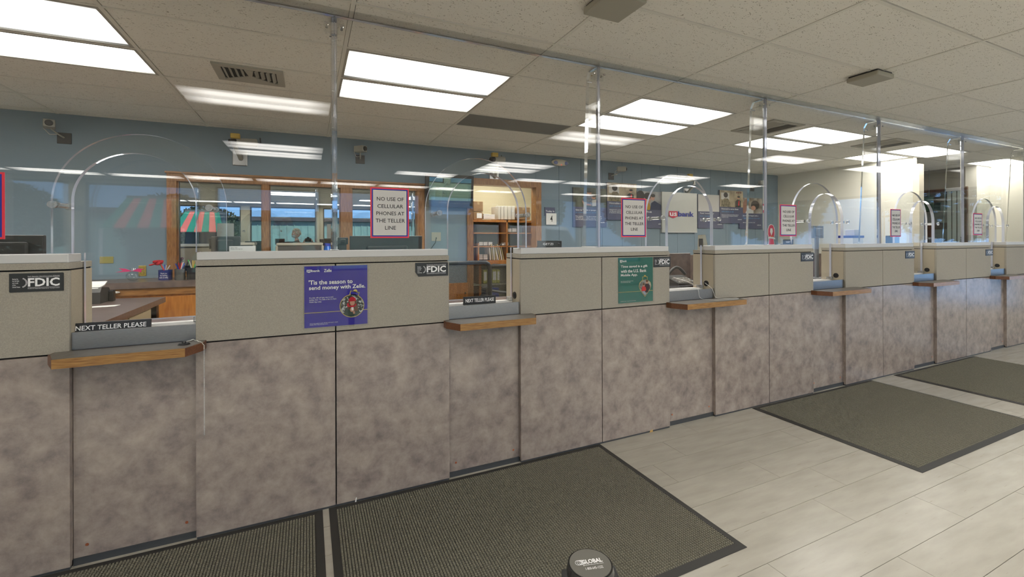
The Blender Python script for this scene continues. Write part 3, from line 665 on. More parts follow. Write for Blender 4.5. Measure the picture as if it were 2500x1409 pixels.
b = nb(); bx(b, x0, x1, y+.0006, y+.0032, z0, z1); mk('sheet', b, M_zelle, t)
yy = y-.0006
uslogo(x0+w_*.035, x0+w_*.24, yy, z1-h*.105, z1-h*.055, t)
text('lettering', 'Zelle', x0+w_*.30, x0+w_*.42, yy, z1-h*.10, z1-h*.05, M_lettw, t, bold=.02)
text('lettering', "'Tis the season to", x0+w_*.065, x0+w_*.755, yy, z1-h*.30, z1-h*.225, M_lettw, t, bold=.018, align='LEFT')
text('lettering', 'send money with Zelle.', x0+w_*.07, x0+w_*.965, yy, z1-h*.405, z1-h*.32, M_lettw, t, bold=.018, align='LEFT')
text('small_print', "It's a fast, safe and easy way to send\nholiday cheer. Try Zelle in the U.S. Bank\nMobile App today.", x0+w_*.075, x0+w_*.495, yy, z1-h*.60, z1-h*.50, M_lettw, t, align='LEFT')
text('small_print', 'Terms and conditions apply. See the mobile app for details.\nMember FDIC. Equal Housing Lender.', x0+w_*.08, x0+w_*.52, yy, z0+h*.035, z0+h*.075, M_lettw, t, align='LEFT')
b = nb(); rect(b, x0, x1, yy, z0+h*.238, z0+h*.247); mk('gold_line', b, M_gold, t)
cx, cz, r = x0+w_*.745, z0+h*.32, w_*.2
b = nb(); poly(b, [(cx-.22*r, cz+r*.95), (cx-.12*r, cz+r*1.32), (cx+.62*r, cz+r*1.12), (cx+.52*r, cz+r*.78)], yy); disc(b, cx+.27*r, yy, cz+r*1.24, r*.17); mk('ornament_cap', b, M_gold, t)
b = nb(); poly(b, [(cx-.15*r, cz+r*.97), (cx-.07*r, cz+r*1.26), (cx+.56*r, cz+r*1.08), (cx+.48*r, cz+r*.85)], yy-.0008); mk('ornament_cap_fill', b, M_zelle, t)
b = nb(); disc(b, cx, yy-.0008, cz, r, n=48); mk('ornament_ring', b, M_gold, t)
b = nb(); disc(b, cx, yy-.0016, cz, r*.95, n=48); mk('photo_ground', b, mat('snowy_trees', (.012, .016, .014), .6, noise=70, col2=(.55, .58, .6), lo=.5, hi=.62), t)
def fig(b, pts, sc_=r): poly(b, [(cx+p[0]*r, cz+p[1]*r) for p in pts], fy)
fy = yy-.0024; b = nb(); fig(b, [(-.62, -.72), (-.5, -.3), (-.3, -.02), (.3, -.02), (.55, -.35), (.66, -.66), (.35, -.87), (0, -.94), (-.35, -.87)]); mk('photo_coat', b, mat('dark_green_coat', (.025, .05, .04), .8, noise=60, col2=(.05, .08, .07)), t)
fy = yy-.0032; b = nb(); fig(b, [(-.28, .45), (.33, .42), (.45, -.1), (.5, -.45), (.25, -.5), (.1, -.1), (-.1, -.1), (-.25, -.35), (-.4, -.15)]); mk('photo_hair', b, M_hairb, t)
fy = yy-.004; b = nb(); disc(b, cx+.02*r, fy, cz+.27*r, r*.2, r*.25); disc(b, cx, fy, cz-.33*r, r*.17, r*.2); fig(b, [(.02, -.4), (.2, -.45), (.25, -.68), (.1, -.7)]); mk('photo_skin', b, M_skin, t)
fy = yy-.0048; b = nb(); fig(b, [(-.28, .38), (.32, .4), (.3, .62), (.12, .76), (-.1, .76), (-.26, .6)]); fig(b, [(-.42, .2), (-.3, .3), (-.22, .03), (.2, .03), (.3, .2), (.36, .05), (.1, -.12), (-.4, -.05)]); mk('photo_hat', b, mat('crimson_knit', (.5, .012, .03), .8), t)
b = nb(); fy = yy-.0056; fig(b, [(-.06, -.12), (.12, -.12), (.1, -.4), (-.04, -.4)]); mk('photo_cup', b, M_lettw, t)
sleeve(t, x0, x1, y-.004, z0, z1)

A_, B_ = P(1510, 683, Y=y), P(1594, 683, Y=y); x0, x1 = A_.x, B_.x; z1, z0 = P(1552, 629, Y=y).z, P(1552, 738, Y=y).z; w_, h = x1-x0, z1-z0
t = thing('app_poster', 'green poster reading Time saved is a gift', 'poster', ((x0+x1)/2, y, z0))
b = nb(); bx(b, x0, x1, y+.0006, y+.0032, z0, z1); mk('sheet', b, M_green, t)
uslogo(x0+w_*.04, x0+w_*.23, yy, z1-h*.11, z1-h*.05, t, us=M_green)
for k, (s, ww) in enumerate((('Time saved is a gift', .77), ('with the U.S. Bank', .74), ('Mobile App.', .48))):
    text('lettering', s, x0+w_*.065, x0+w_*(.065+ww), yy, z1-h*(.235+.095*k), z1-h*(.165+.095*k), M_lettw, t, bold=.018, align='LEFT')
text('small_print', 'Bank when and where you want.\nDownload the app today.', x0+w_*.065, x0+w_*.42, yy, z1-h*.555, z1-h*.51, M_lettw, t, align='LEFT')
text('small_print', 'Member FDIC. Equal Housing Lender.', x0+w_*.06, x0+w_*.5, yy, z0+h*.03, z0+h*.045, M_lettw, t, align='LEFT')
b = nb(); rect(b, x0, x1, yy, z0+h*.238, z0+h*.246); mk('gold_line', b, M_gold, t)
cx, cz, r = x0+w_*.76, z0+h*.33, w_*.185
def orn(k): return [(cx+k*r*p[0], cz+k*r*p[1]) for p in ((0, -1.25), (.45, -.75), (.85, -.25), (1, .15), (.88, .55), (.5, .85), (0, 1), (-.5, .85), (-.88, .55), (-1, .15), (-.85, -.25), (-.45, -.75))]
b = nb(); rect(b, cx-.4*r, cx+.4*r, yy, cz+r*.9, cz+r*1.3); disc(b, cx, yy, cz+r*1.33, r*.18); mk('ornament_cap', b, M_gold, t)
b = nb(); rect(b, cx-.33*r, cx+.33*r, yy-.0008, cz+r*.9, cz+r*1.24); mk('ornament_cap_fill', b, M_green, t)
b = nb(); poly(b, orn(1), yy-.0008); mk('ornament_ring', b, M_gold, t)
b = nb(); poly(b, orn(.94), yy-.0016); mk('photo_ground', b, mat('porch_scene', (.5, .5, .48), .6, noise=50, col2=(.05, .05, .04)), t)
fy = yy-.0024; b = nb(); fig(b, [(-.05, -.4), (0, .35), (.35, .5), (.75, .2), (.8, -.2), (.3, -.75), (0, -.6)]); mk('photo_coat', b, mat('dark_jumper', (.03, .012, .02), .8), t)
fy = yy-.0032; b = nb(); disc(b, cx+.28*r, fy, cz+.62*r, r*.2, r*.24); disc(b, cx-.25*r, fy, cz+.22*r, r*.18, r*.2); mk('photo_skin', b, M_skin, t)
fy = yy-.004; b = nb(); fig(b, [(-.6, -.4), (-.5, .05), (-.2, .1), (.05, 0), (.15, -.35), (0, -.5), (-.5, -.5)]); mk('photo_red_top', b, mat('red_top', (.6, .03, .03), .8), t)
b = nb(); disc(b, cx+.28*r, fy, cz+.75*r, r*.22, r*.14); disc(b, cx-.25*r, fy, cz+.36*r, r*.19, r*.12); mk('photo_hair', b, M_hairb, t)
b = nb(); fig(b, [(-.5, -.5), (-.1, -.5), (.1, -.8), (0, -1.05), (-.3, -.8)]); mk('photo_legs', b, mat('pale_denim', (.35, .4, .5), .8), t)
sleeve(t, x0, x1, y-.004, z0, z1)

# ------------------------------------------------------------------ nameplates etc.
def teller_sign(cx, y, z, w_, h, label, text_, tilt=0):
    t = thing('teller_sign', label, 'sign', (cx, y, z), None)
    b = nb(); rbox(b, cx-w_/2, cx+w_/2, y, y+.012, z, z+h, .0015, 1); mk('plate', b, M_black, t)
    text('lettering', text_, cx-w_*.44, cx+w_*.44, y-.0012, z+h*.3, z+h*.74, M_lettw, t, bold=.012)
    b = nb(); bx(b, cx-w_/2, cx+w_/2, y+.012, y+.03, z, z+.006); mk('foot', b, M_chrome, t)
    return t
q = P(1172, 740, Y=YP+.05); teller_sign(q.x, YP+.052, 1.046+.03, .225, .052, 'black NEXT TELLER PLEASE sign upright in the second teller window', 'NEXT TELLER PLEASE')
q = P(272, 805, Y=YP+.05); s1_ = teller_sign(q.x+.0, YP+.052, 1.064, .30, .05, 'black NEXT TELLER PLEASE sign leaning back in the first teller window', 'NEXT TELLER PLEASE'); s1_.rotation_euler[0] = radians(-8)
q = P(2255, 586, Y=3.3)
ts_ = teller_sign(q.x, 3.2, 1.47, .26, .04, 'small NEXT TELLER PLEASE sign seen through the fifth arched window', 'NEXT TELLER PLEASE'); b = nb(); rbox(b, q.x-.1, q.x+.1, 3.2, 3.26, 1.0305, 1.4695, .003, 1); mk('riser', b, M_soft, ts_)
def nameplate(px, py, Y, w_, h, txt, label, m=M_soft):
    q = P(px, py, Y=Y); t = thing('nameplate', label, 'nameplate', (q.x, Y, q.z-h/2))
    b = nb(); bx(b, q.x-w_/2, q.x+w_/2, Y, Y+.008, q.z-h/2, q.z+h/2); mk('plate', b, m, t)
    text('lettering', txt, q.x-w_*.25, q.x+w_*.25, Y-.001, q.z-h*.15, q.z+h*.17, M_lettw if m is not M_paper else M_ink, t, bold=.01)
    b = nb(); rbox(b, q.x-w_*.45, q.x+w_*.45, Y+.009, Y+.04, q.z-h/2-.012, q.z-h/2+.006, .002, 1); mk('base', b, M_black, t)
nameplate(1925, 591, YP+.15, .145, .05, 'ROBERTO', 'dark ROBERTO nameplate on the counter cap')
nameplate(1338, 596, YP+.15, .17, .05, 'GETZI', 'dark GETZI nameplate right of the second teller window')
q = P(592, 611, Y=YP+.15); t = thing('card_holder', 'white printed card propped on the counter cap, left of the first post', 'card', (q.x, YP+.15, ZT))
b = nb(); bx(b, q.x-.062, q.x+.062, YP+.15, YP+.153, ZT-.001, ZT+.028); mk('card', b, M_paper, t)
text('lettering', 'Senior Teller\nMember since day one', q.x-.055, q.x+.0, YP+.149, ZT+.008, ZT+.022, M_ink, t, align='LEFT')

# ribbon cut-out on the cap
t = thing('ribbon_cutout', 'pink awareness ribbon cutout standing on the counter cap', 'cutout', (P(1883, 590, Y=2.79).x, 2.79, ZT))
q = P(1883, 575, Y=2.79); rx = q.x; M_pink = mat('ribbon_pink', (.62, .06, .12), .5)
b = nb(); pts = [(rx-.045, ZT), (rx-.035, ZT+.05), (rx-.052, ZT+.10), (rx-.05, ZT+.15), (rx-.03, ZT+.185), (rx, ZT+.195), (rx+.03, ZT+.185), (rx+.05, ZT+.15), (rx+.052, ZT+.10), (rx+.035, ZT+.05), (rx+.045, ZT)]
poly(b, pts, 2.79); mk('outline', b, M_paper, t)
b = nb(); poly(b, [(rx+(p[0]-rx)*.86, ZT+.004+(p[1]-ZT)*.95) for p in pts], 2.789); mk('ribbon', b, M_pink, t)
b = nb(); poly(b, [(rx, ZT+.085), (rx-.02, ZT+.125), (rx-.014, ZT+.155), (rx+.014, ZT+.155), (rx+.02, ZT+.125)], 2.788); poly(b, [(rx-.05, ZT+.06), (rx-.02, ZT+.082), (rx+.05, ZT+.066), (rx+.055, ZT+.05), (rx, ZT+.058)], 2.788); mk('white_emblem', b, M_paper, t)
b = nb(); poly(b, [(rx-.025, ZT+.075), (rx+.01, ZT+.092), (rx+.025, ZT+.073)], 2.787); mk('orange_emblem', b, mat('orange_ink', (.7, .12, .02), .5), t)
b = nb(); bx(b, rx-.03, rx+.03, 2.7912, 2.83, ZT, ZT+.004); mk('easel_foot', b, M_paper, t)

# pen base, chain
zc = .998
q = Vector((-.545, 2.605, zc))
t = thing('pen_holder', 'black pen base with ball chain on the first writing shelf', 'pen holder', (q.x, q.y, zc))
b = nb(); cyl(b, (q.x, q.y, zc+.0005), (q.x, q.y, zc+.008), .026, .02, 20); cyl(b, (q.x, q.y, zc+.008), (q.x, q.y, zc+.016), .01, .007, 12); mk('base', b, M_black, t)
s1x = OR[0]+.045
pts = [Vector((q.x+.01, q.y, zc+.014)), Vector(((q.x+s1x)/2, q.y-.01, zc+.022)), Vector((s1x-.004, q.y-.012, zc+.006)), Vector((s1x+.006, q.y-.014, zc-.01))]
bd = nb(); prev = None; path = pts+[Vector((s1x+.006, q.y-.014, zc-.02-.43))]
for a, c in zip(path, path[1:]):
    n = max(1, int((c-a).length/.0062))
    for k in range(n): bmesh.ops.create_icosphere(bd, subdivisions=1, radius=.0028, matrix=Matrix.Translation(a.lerp(c, k/n)))
mk('ball_chain', bd, mat('nickel_beads', (.72, .72, .70), .35, metal=.4), t)
# white cord in third window
cord = thing('power_cord', 'thin white cord looped over the third writing shelf', 'cord', (OR[2]-.1, YP, 1.0))
A1 = P(1742, 700, Y=YP+.10); pts = [Vector((OR[2]-.01, YP+.10, 1.12)), Vector((OR[2]-.02, YP+.02, 1.083)), Vector((OR[2]-.02, YP-.0, 1.05)), Vector((OR[2]+.0, YP-.02, 1.003)), Vector((OR[2]+.12, YP-.10, 1.001)), Vector((OR[2]+.1, YP-.125, 1.001)), Vector((OR[2]-.12, YP-.09, 1.001)), Vector((OR[2]-.17, YP-.0, 1.01)), Vector((OR[2]-.19, YP+.01, 1.083)), Vector((OR[2]-.23, YP+.06, 1.078))]
sm = []
for k in range(len(pts)-1):
    p0, p1, p2, p3 = pts[max(k-1, 0)], pts[k], pts[k+1], pts[min(k+2, len(pts)-1)]
    for s in range(6):
        u = s/6; sm.append(.5*((2*p1)+(-p0+p2)*u+(2*p0-5*p1+4*p2-p3)*u*u+(-p0+3*p1-3*p2+p3)*u**3))
b = nb(); tube(b, sm, .0018, 6); mk('cable', b, M_white, cord)
# cable grommets on the side panels
for i in range(1, 6):
    x = OR[i]; t = thing('cable_grommet', 'black round cable grommet on the side of the %s teller window' % SN[i], 'grommet', (x, YP+.09, 1.11), 'cable grommets')
    b = nb(); cyl(b, (x-.006, YP+.09, 1.115), (x-.0006, YP+.09, 1.115), .024, n=20); cyl(b, (x-.010, YP+.09, 1.115), (x-.006, YP+.09, 1.115), .012, n=16); mk('rim', b, M_black, t)
# chips in the laminate
b = nb(); q = P(1590, 1054, Y=YP-.0008); poly(b, [(q.x-.018, q.z-.006), (q.x+.018, q.z-.004), (q.x+.012, q.z+.018), (q.x+.002, q.z+.008), (q.x-.004, q.z+.016)], YP-.0008)
tag(mk('laminate_chip', b, mat('raw_wood', (.6, .38, .13), .8), origin=(q.x, YP, q.z)), 'bare wood chip at the bottom of the counter below the green poster', 'chip')
b = nb(); q = P(868, 1222, Y=YP-.0008); poly(b, [(q.x-.004, q.z-.014), (q.x+.004, q.z-.01), (q.x+.007, q.z+.016), (q.x+.002, q.z+.014)], YP-.0008)
tag(mk('laminate_chip', b, M_paper, origin=(q.x, YP, q.z)), 'white chip at the bottom of the counter near the mat seam', 'chip')

# ------------------------------------------------------------------ back counter and left desk
YBK = 5.40
b_ = nb(); bx(b_, XL+.01, 1.5, YBK-.04, YB-.03, 1.04, 1.10)
bc = thing('back_counter', 'long oak cabinet run with brown laminate top under the mirrored windows', 'counter', (-1.2, 5.7, 0))
mk('worktop', b_, M_top, bc)
b_ = nb(); bx(b_, XL+.01, 1.48, YBK, YB-.03, .1, 1.0); mk('body', b_, M_cab, bc)
b_ = nb(); bx(b_, XL+.01, 1.48, YBK-.02, YB-.03, .97, 1.04); mk('top_rail', b_, M_trimh, bc)
b_ = nb(); bx(b_, XL+.01, 1.48, YBK+.05, YB-.03, 0, .1); mk('toe_kick', b_, M_vinyl, bc)
x = -4.2
while x < 1.4:
    b_ = nb(); rbox(b_, x+.006, x+.46, YBK-.018, YBK-.001, .13, .95, .003, 1); d = mk('door', b_, M_cab, bc)
    b_ = nb(); cyl(b_, (x+.42, YBK-.03, .82), (x+.42, YBK-.018, .82), .012, n=12); mk('knob', b_, M_brass, d); x += .466
# side desk
dz = 1.0; xe = -1.15
sd = thing('side_desk', 'brown laminate side desk seen through the first teller window', 'desk', (-1.6, 4.0, 0))
b_ = nb(); prism(b_, [(-2.6, 3.353), (xe, 3.353), (xe, 4.86), (-1.6, 4.93), (-2.6, 4.93)], 'z', dz-.045, dz); mk('top', b_, M_top, sd)
b_ = nb(); bx(b_, -1.75, xe-.03, 3.6, 4.55, .02, dz-.046); mk('pedestal', b_, mat('almond_metal', (.48, .41, .27), .5), sd)
for (a, c) in ((3.62, 4.02), (4.05, 4.53)):
    for (z0, z1) in ((.70, .945), (.38, .69), (.05, .37)):
        b_ = nb(); rbox(b_, xe-.03, xe-.018, a, c, z0, z1, .003, 1); d = mk('drawer', b_, mat('almond_metal', ()), sd)
        b_ = nb(); cyl(b_, (xe-.018, (a+c)/2, z1-.07), (xe-.008, (a+c)/2, z1-.07), .012, n=12); mk('lock', b_, M_chrome, d)
b_ = nb(); bx(b_, xe-.08, xe-.03, 4.72, 4.78, 0, dz-.046); mk('leg', b_, M_black, sd)
# things on the side desk
q = P(238, 730, Z=dz+.03)
pr = thing('receipt_printer', 'black receipt printer with paper on the side desk, first teller window', 'printer', (q.x, q.y, dz))
b = nb(); pts = [(0, 0), (.20, 0), (.21, .07), (.17, .115), (.03, .13), (0, .09)]
prism(b, [(q.y-.1+p[0], dz+p[1]) for p in pts], 'x', q.x-.14, q.x+.05); mk('body', b, M_soft, pr)
b = nb(); prism(b, [(q.y-.08, dz+.125), (q.y+.04, dz+.14), (q.y+.10, dz+.165), (q.y+.10, dz+.16), (q.y+.04, dz+.131), (q.y-.08, dz+.119)], 'x', q.x-.12, q.x+.03); mk('paper', b, M_paper, pr)
b = nb(); rbox(b, q.x+.052, q.x+.085, q.y+.05, q.y+.10, dz, dz+.09, .006); mk('side_knob', b, M_black, pr)
q = P(262, 748, Z=dz+.001); b = nb(); prism(b, [(q.x-.12, q.y-.05), (q.x+.05, q.y-.02), (q.x+.06, q.y+.06), (q.x-.1, q.y+.04)], 'z', dz+.0005, dz+.002); tag(mk('paper_sheet', b, M_paper, origin=(q.x, q.y, dz)), 'loose white paper sheet on the side desk', 'paper')
q = P(277, 715, Z=dz+.01); b = nb(); sph(b, (q.x-.0, q.y, dz+.012), .05, 1, .6, .24); bmesh.ops.bisect_plane(b, geom=b.verts[:]+b.edges[:]+b.faces[:], plane_co=(0, 0, dz+.0005), plane_no=(0, 0, 1), clear_inner=True)
tag(mk('computer_mouse', b, M_white, origin=(q.x, q.y, dz), smooth='all'), 'white computer mouse on the side desk', 'mouse')
def keyboard(cx, cy, z, label, w_=.42, d=.14, rows=5, cols=14, rz=0, col=M_black, kc=M_soft):
    t = thing('keyboard', label, 'keyboard', (cx, cy, z), 'teller keyboards')
    b = nb(); rbox(b, cx-w_/2, cx+w_/2, cy-d/2, cy+d/2, z, z+.016, .004, 1); mk('case', b, col, t)
    b = nb()
    for r_ in range(rows):
        for c_ in range(cols):
            xx = cx-w_/2+.012+(w_-.024)*(c_+.5)/cols; yy_ = cy-d/2+.01+(d-.02)*(r_+.5)/rows
            bx(b, xx-.0115, xx+.0115, yy_-.0095, yy_+.0095, z+.016, z+.0225)
    o = mk('keys', b, kc, t); o['kind'] = 'stuff'; t.rotation_euler[2] = rz
    return t
keyboard(-1.02, 3.06, 1.03, 'black keyboard behind the first teller window', rz=.05)
keyboard(3.03, 3.03, 1.03, 'black keyboard behind the third teller window', kc=mat('mid_grey_keys', (.12, .12, .11), .5), w_=.40)
# desk phone in the third window
q = Vector((3.27, 3.22, 1.03)); ph = thing('desk_phone', 'black desk phone with handset behind the third teller window', 'telephone', q)
b = nb(); prism(b, [(q.y-.1, q.z), (q.y+.1, q.z), (q.y+.1, q.z+.11), (q.y-.1, q.z+.05)], 'x', q.x-.12, q.x+.12); mk('body', b, M_soft, ph)
b = nb(); tube(b, [(q.x-.11+.22*k/12, q.y+.05, q.z+.12+.07*sin(pi*k/12)) for k in range(13)], .014, 10); mk('handset', b, M_soft, ph, smooth=True)
b = nb()
for r_ in range(3):
    for c_ in range(6): bx(b, q.x-.09+c_*.032, q.x-.07+c_*.032, q.y-.085+.04*r_, q.y-.06+.04*r_, q.z+.055+.012*r_, q.z+.068+.012*r_)
mk('buttons', b, M_signgrey, ph)
b = nb(); tube(b, [(q.x-.12, q.y-.03, q.z+.10), (q.x-.06, q.y-.13, q.z+.07), (q.x+.02, q.y-.17, q.z+.03)], .006, 8); mk('cord', b, M_signgrey, ph)
# divider partitions behind worktop
def divider(x0, x1, y0, y1, z0, z1, label, m):
    b = nb(); rbox(b, x0, x1, y0, y1, z0, z1, .003, 1); t = tag(mk('desk_divider', b, m, origin=((x0+x1)/2, (y0+y1)/2, z0)), label, 'partition', 'desk dividers')
divider(3.55, 4.12, 3.90, 3.93, 0.0, 1.33, 'brown laminate divider behind the desk phone, third teller window', M_top)
divider(4.3, 4.33, 3.40, 4.3, 0, 1.3, 'brown laminate divider behind the third counter gap', M_top)
divider(6.1, 6.13, 3.40, 4.3, 0, 1.3, 'brown laminate divider seen through the fourth teller window', M_top)

# items on the back counter
ZK = 1.10
def mug(px, py_b, h, r_, m, label, cat='pen cup', taper=1.0):
    q = P(px, py_b, Z=ZK); t = thing('pen_cup', label, cat, (q.x, q.y, ZK), None)
    b = nb(); n = 24
    cyl(b, (q.x, q.y, ZK+.0005), (q.x, q.y, ZK+h), r_, r_*taper, n, cap=False); cyl(b, (q.x, q.y, ZK+.0005), (q.x, q.y, ZK+.004), r_*.98, n=n); cyl(b, (q.x, q.y, ZK+h-.004), (q.x, q.y, ZK+h), r_*1.03*taper, n=n, cap=False); cyl(b, (q.x, q.y, ZK+.01), (q.x, q.y, ZK+h-.01), r_*.93, n=n, cap=True)
    mk('cup', b, m, t, smooth=True); return t, q
def pens(t, q, h, cols, L=.15):
    for k, m in enumerate(cols):
        a = 2*pi*k/len(cols)+.4; d = Vector((cos(a)*.02, sin(a)*.02, 0)); p0 = Vector((q.x, q.y, ZK+h*.85))+d*.3; p1 = p0+Vector((d.x*1.6, d.y*1.6, L-h*.8+.02*((k*7) % 3)/3))
        b = nb(); cyl(b, p0, p1, .0055, .0045, 8); mk('pen', b, m, t)
M_b1 = mat('blue_plastic', (.02, .06, .5), .4); M_r1 = mat('red_plastic', (.6, .015, .02), .4); M_g1 = mat('green_plastic', (.02, .5, .08), .4)
t, q = mug(404, 683, .10, .058, mat('navy_mug', (.015, .025, .16), .4), 'navy mug holding a red rose pen by the oak window frame'); pens(t, q, .1, [M_signgrey, M_b1, M_red, M_signgrey], .14)
b = nb(); cyl(b, (q.x, q.y, ZK+.08), (q.x-.05, q.y, ZK+.16), .004, n=8); mk('rose_stem', b, M_g1, t)
b = nb(); rs = random.Random(2)
for k in range(14):
    a = k*2.4; rr = .006+.0018*k; sph(b, (q.x-.06+rr*cos(a), q.y+rr*sin(a), ZK+.175+.012*cos(k)), .02, 1, 1, .55, 8, 6, Matrix.Rotation(a, 3, 'Z') @ Matrix.Rotation(.8, 3, 'X'))
for k in range(4): sph(b, (q.x-.085-.012*k, q.y, ZK+.165-.004*k), .016, 1, .6, .5, 8, 6)
mk('rose', b, mat('rose_red', (.5, .008, .015), .6), t, smooth='all')
text('lettering', 'Thank you\nfor banking\nwith us today', q.x-.035, q.x+.035, q.y-.0605, ZK+.015, ZK+.075, M_lettw, t)
t, q = mug(440, 683, .11, .046, mat('dark_wire_mesh', (.06, .06, .055), .4, metal=.6, noise=500, col2=(.2, .2, .19)), 'grey mesh pen cup, middle of three cups on the back counter'); pens(t, q, .11, [M_b1, M_r1, M_ink, M_b1, M_r1, M_signgrey], .16)
t, q = mug(470, 682, .12, .05, M_black, 'black pen cup with green and yellow pens beside the counter section'); pens(t, q, .12, [M_g1, M_yellow, M_g1, M_signgrey, M_yellow], .18)
# glass bubble vase with ribbon
q = P(325, 686, Z=ZK); t = thing('glass_vase', 'round clear vase tied with a pink ribbon on the back counter', 'vase', (q.x, q.y, ZK))
b = nb(); sph(b, (q.x, q.y, ZK+.05), .055, 1, 1, .9, 24, 16); mk('bowl', b, clear('vase_glass', (.92, .95, .95), 2.0), t, smooth='all')
b = nb(); cyl(b, (q.x, q.y, ZK+.095), (q.x, q.y, ZK+.125), .02, .03, 20, cap=False); mk('neck', b, MATS['vase_glass'], t, smooth='all')
b = nb()
for s in (-1, 1):
    prism(b, [(q.x, ZK+.10), (q.x+s*.05, ZK+.125), (q.x+s*.10, ZK+.115 if s > 0 else ZK+.13), (q.x+s*.07, ZK+.105), (q.x+s*(.13 if s < 0 else .08), ZK+(.09 if s < 0 else .085)), (q.x+s*.03, ZK+.095)], 'y', q.y-.035, q.y-.031)
mk('ribbon', b, mat('magenta_ribbon', (.6, .02, .14), .4), t)
# brass plates
def plate(px0, py0, px1, py1, label, vert):
    a, c = P(px0, py0, Y=YB-.006), P(px1, py1, Y=YB-.006); t = thing('wall_plate', label, 'outlet', ((a.x+c.x)/2, YB-.006, c.z))
    b = nb(); rbox(b, a.x, c.x, YB-.006, YB, c.z, a.z, .0022, 2); mk('plate', b, M_brass, t)
    b = nb(); xm, zm = (a.x+c.x)/2, (a.z+c.z)/2
    if vert:
        for s in (-.022, .022): rbox(b, xm-.016, xm+.016, YB-.009, YB-.0055, zm+s-.014, zm+s+.014, .003, 1)
    else:
        for s in (-.035, .035): cyl(b, (xm+s, YB-.009, zm), (xm+s, YB-.0055, zm), .005, n=10)
    mk('socket' if vert else 'screws', b, M_brass, t)
plate(243, 627, 277, 643, 'blank brass plate lying crosswise on the blue-grey wall', False)
plate(338, 649, 357, 674, 'upright brass outlet plate behind the pink ribboned vase', True)
def swplate(px, py, label, w_=.07, h=.115):
    q = P(px, py, Y=YB-.006); t = thing('wall_plate', label, 'outlet', (q.x, YB-.006, q.z))
    b = nb(); rbox(b, q.x-w_/2, q.x+w_/2, YB-.006, YB, q.z-h/2, q.z+h/2, .002, 1); mk('plate', b, M_putty, t)
    b = nb(); bx(b, q.x-.006, q.x+.006, YB-.014, YB-.006, q.z-.03, q.z-.015); mk('jack', b, M_black, t)
    return q
q = swplate(1065, 578, 'putty wall plate with black cable below the wall screen', .13, .12)
b = nb(); tube(b, [(q.x, YB-.01, q.z-.01), (q.x-.02, YB-.04, q.z-.08), (q.x-.1, YB-.06, q.z-.18), (q.x-.16, YB-.05, q.z-.3)], .006, 8); tag(mk('cable', b, M_black, origin=(q.x, YB-.03, q.z)), 'black cable hanging from the putty wall plate', 'cable')
swplate(1823, 570, 'white wall plate under the rightmost bank poster', .08, .12)

# printers on the back counter
def printer(px, py_t, w_, d, label, dark=True):
    q = P(px, 592, Y=5.55); zt_ = P(px, py_t, Y=5.45).z; x0, x1 = q.x-w_/2, q.x+w_/2
    t = thing('laser_printer', label, 'printer', (q.x, 5.6, ZK))
    b = nb(); rbox(b, x0, x1, 5.47, 5.47+d, ZK+.0, zt_-.03, .012, 2); mk('body', b, mat('graphite_plastic', (.07, .07, .065), .5), t)
    b = nb(); rbox(b, x0-.005, x1+.005, 5.46, 5.47+d, zt_-.03, zt_, .008, 2); mk('lid', b, M_putty, t)
    for s in (x0, x1): b = nb(); rbox(b, s-.012, s+.012, 5.455, 5.50, ZK, zt_-.03, .006, 1); mk('side_cheek', b, M_putty, t)
    b = nb(); bx(b, x0+.05, x1-.05, 5.44, 5.47, zt_-.13, zt_-.10); mk('paper_tray', b, M_paper, t)
    b = nb(); rbox(b, x0+.06, x0+.16, 5.50, 5.56, zt_, zt_+.012, .003, 1); mk('control_panel', b, M_black, t)
printer(733, 593, .46, .36, 'large beige and black printer seen between the oak window posts')
printer(603, 592, .15, .25, 'small beige and dark printer on the back counter, left of the large one')
q = P(800, 600, Y=5.5); t = thing('water_jug', 'bright blue jug on the back counter beside the first acrylic post', 'jug', (q.x, 5.55, ZK))
b = nb(); cyl(b, (q.x, 5.55, ZK), (q.x, 5.55, ZK+.28), .05, n=24); cyl(b, (q.x, 5.55, ZK+.28), (q.x, 5.55, ZK+.33), .05, .03, 24); mk('body', b, mat('glossy_cyan_blue', (.01, .16, .7), .2), t, smooth=True)
b = nb(); cyl(b, (q.x, 5.55, ZK+.33), (q.x, 5.55, ZK+.36), .032, n=20); mk('lid', b, M_b1, t)

# monitors
def monitor(px0, px1, py_t, Y, label, zb_=1.06, face='back', desk=1.03, m=None):
    a, c = P(px0, py_t, Y=Y), P(px1, py_t, Y=Y); x0, x1, zt_ = a.x, c.x, (a.z+c.z)/2; xm = (x0+x1)/2
    t = thing('monitor', label, 'monitor', (xm, Y, desk)); h = min(zt_-zb_, (x1-x0)*.7)
    m = m or M_soft
    b = nb(); rbox(b, x0, x1, Y, Y+.028, zt_-h, zt_, .005, 2); mk('housing', b, m, t)
    b = nb(); rbox(b, xm-(x1-x0)*.28, xm+(x1-x0)*.28, Y-.02, Y, zt_-h*.85, zt_-h*.2, .01, 2); mk('rear_bulge', b, m, t)
    b = nb(); bx(b, x0+.02, x1-.02, Y+.028, Y+.029, zt_-h+.02, zt_-.02); mk('screen', b, mirrorish('monitor_screen', (.3, .3, .3), .1), t)
    b = nb(); rbox(b, xm-.025, xm+.025, Y+.005, Y+.03, desk+.012, zt_-h+.02, .004, 1); rbox(b, xm-.11, xm+.11, Y-.06, Y+.10, desk, desk+.012, .004, 1); mk('stand', b, m, t)
monitor(-60, 107, 574, 3.12, 'dark monitor at the left edge behind the counter')
monitor(854, 1031, 576, 3.22, 'wide dark monitor behind the cell phone notice and blue poster')
monitor(824, 850, 580, 3.30, 'narrow dark monitor edge just right of the first acrylic post')
monitor(515, 586, 577, 3.15, 'dark grey monitor back left of the first acrylic post')
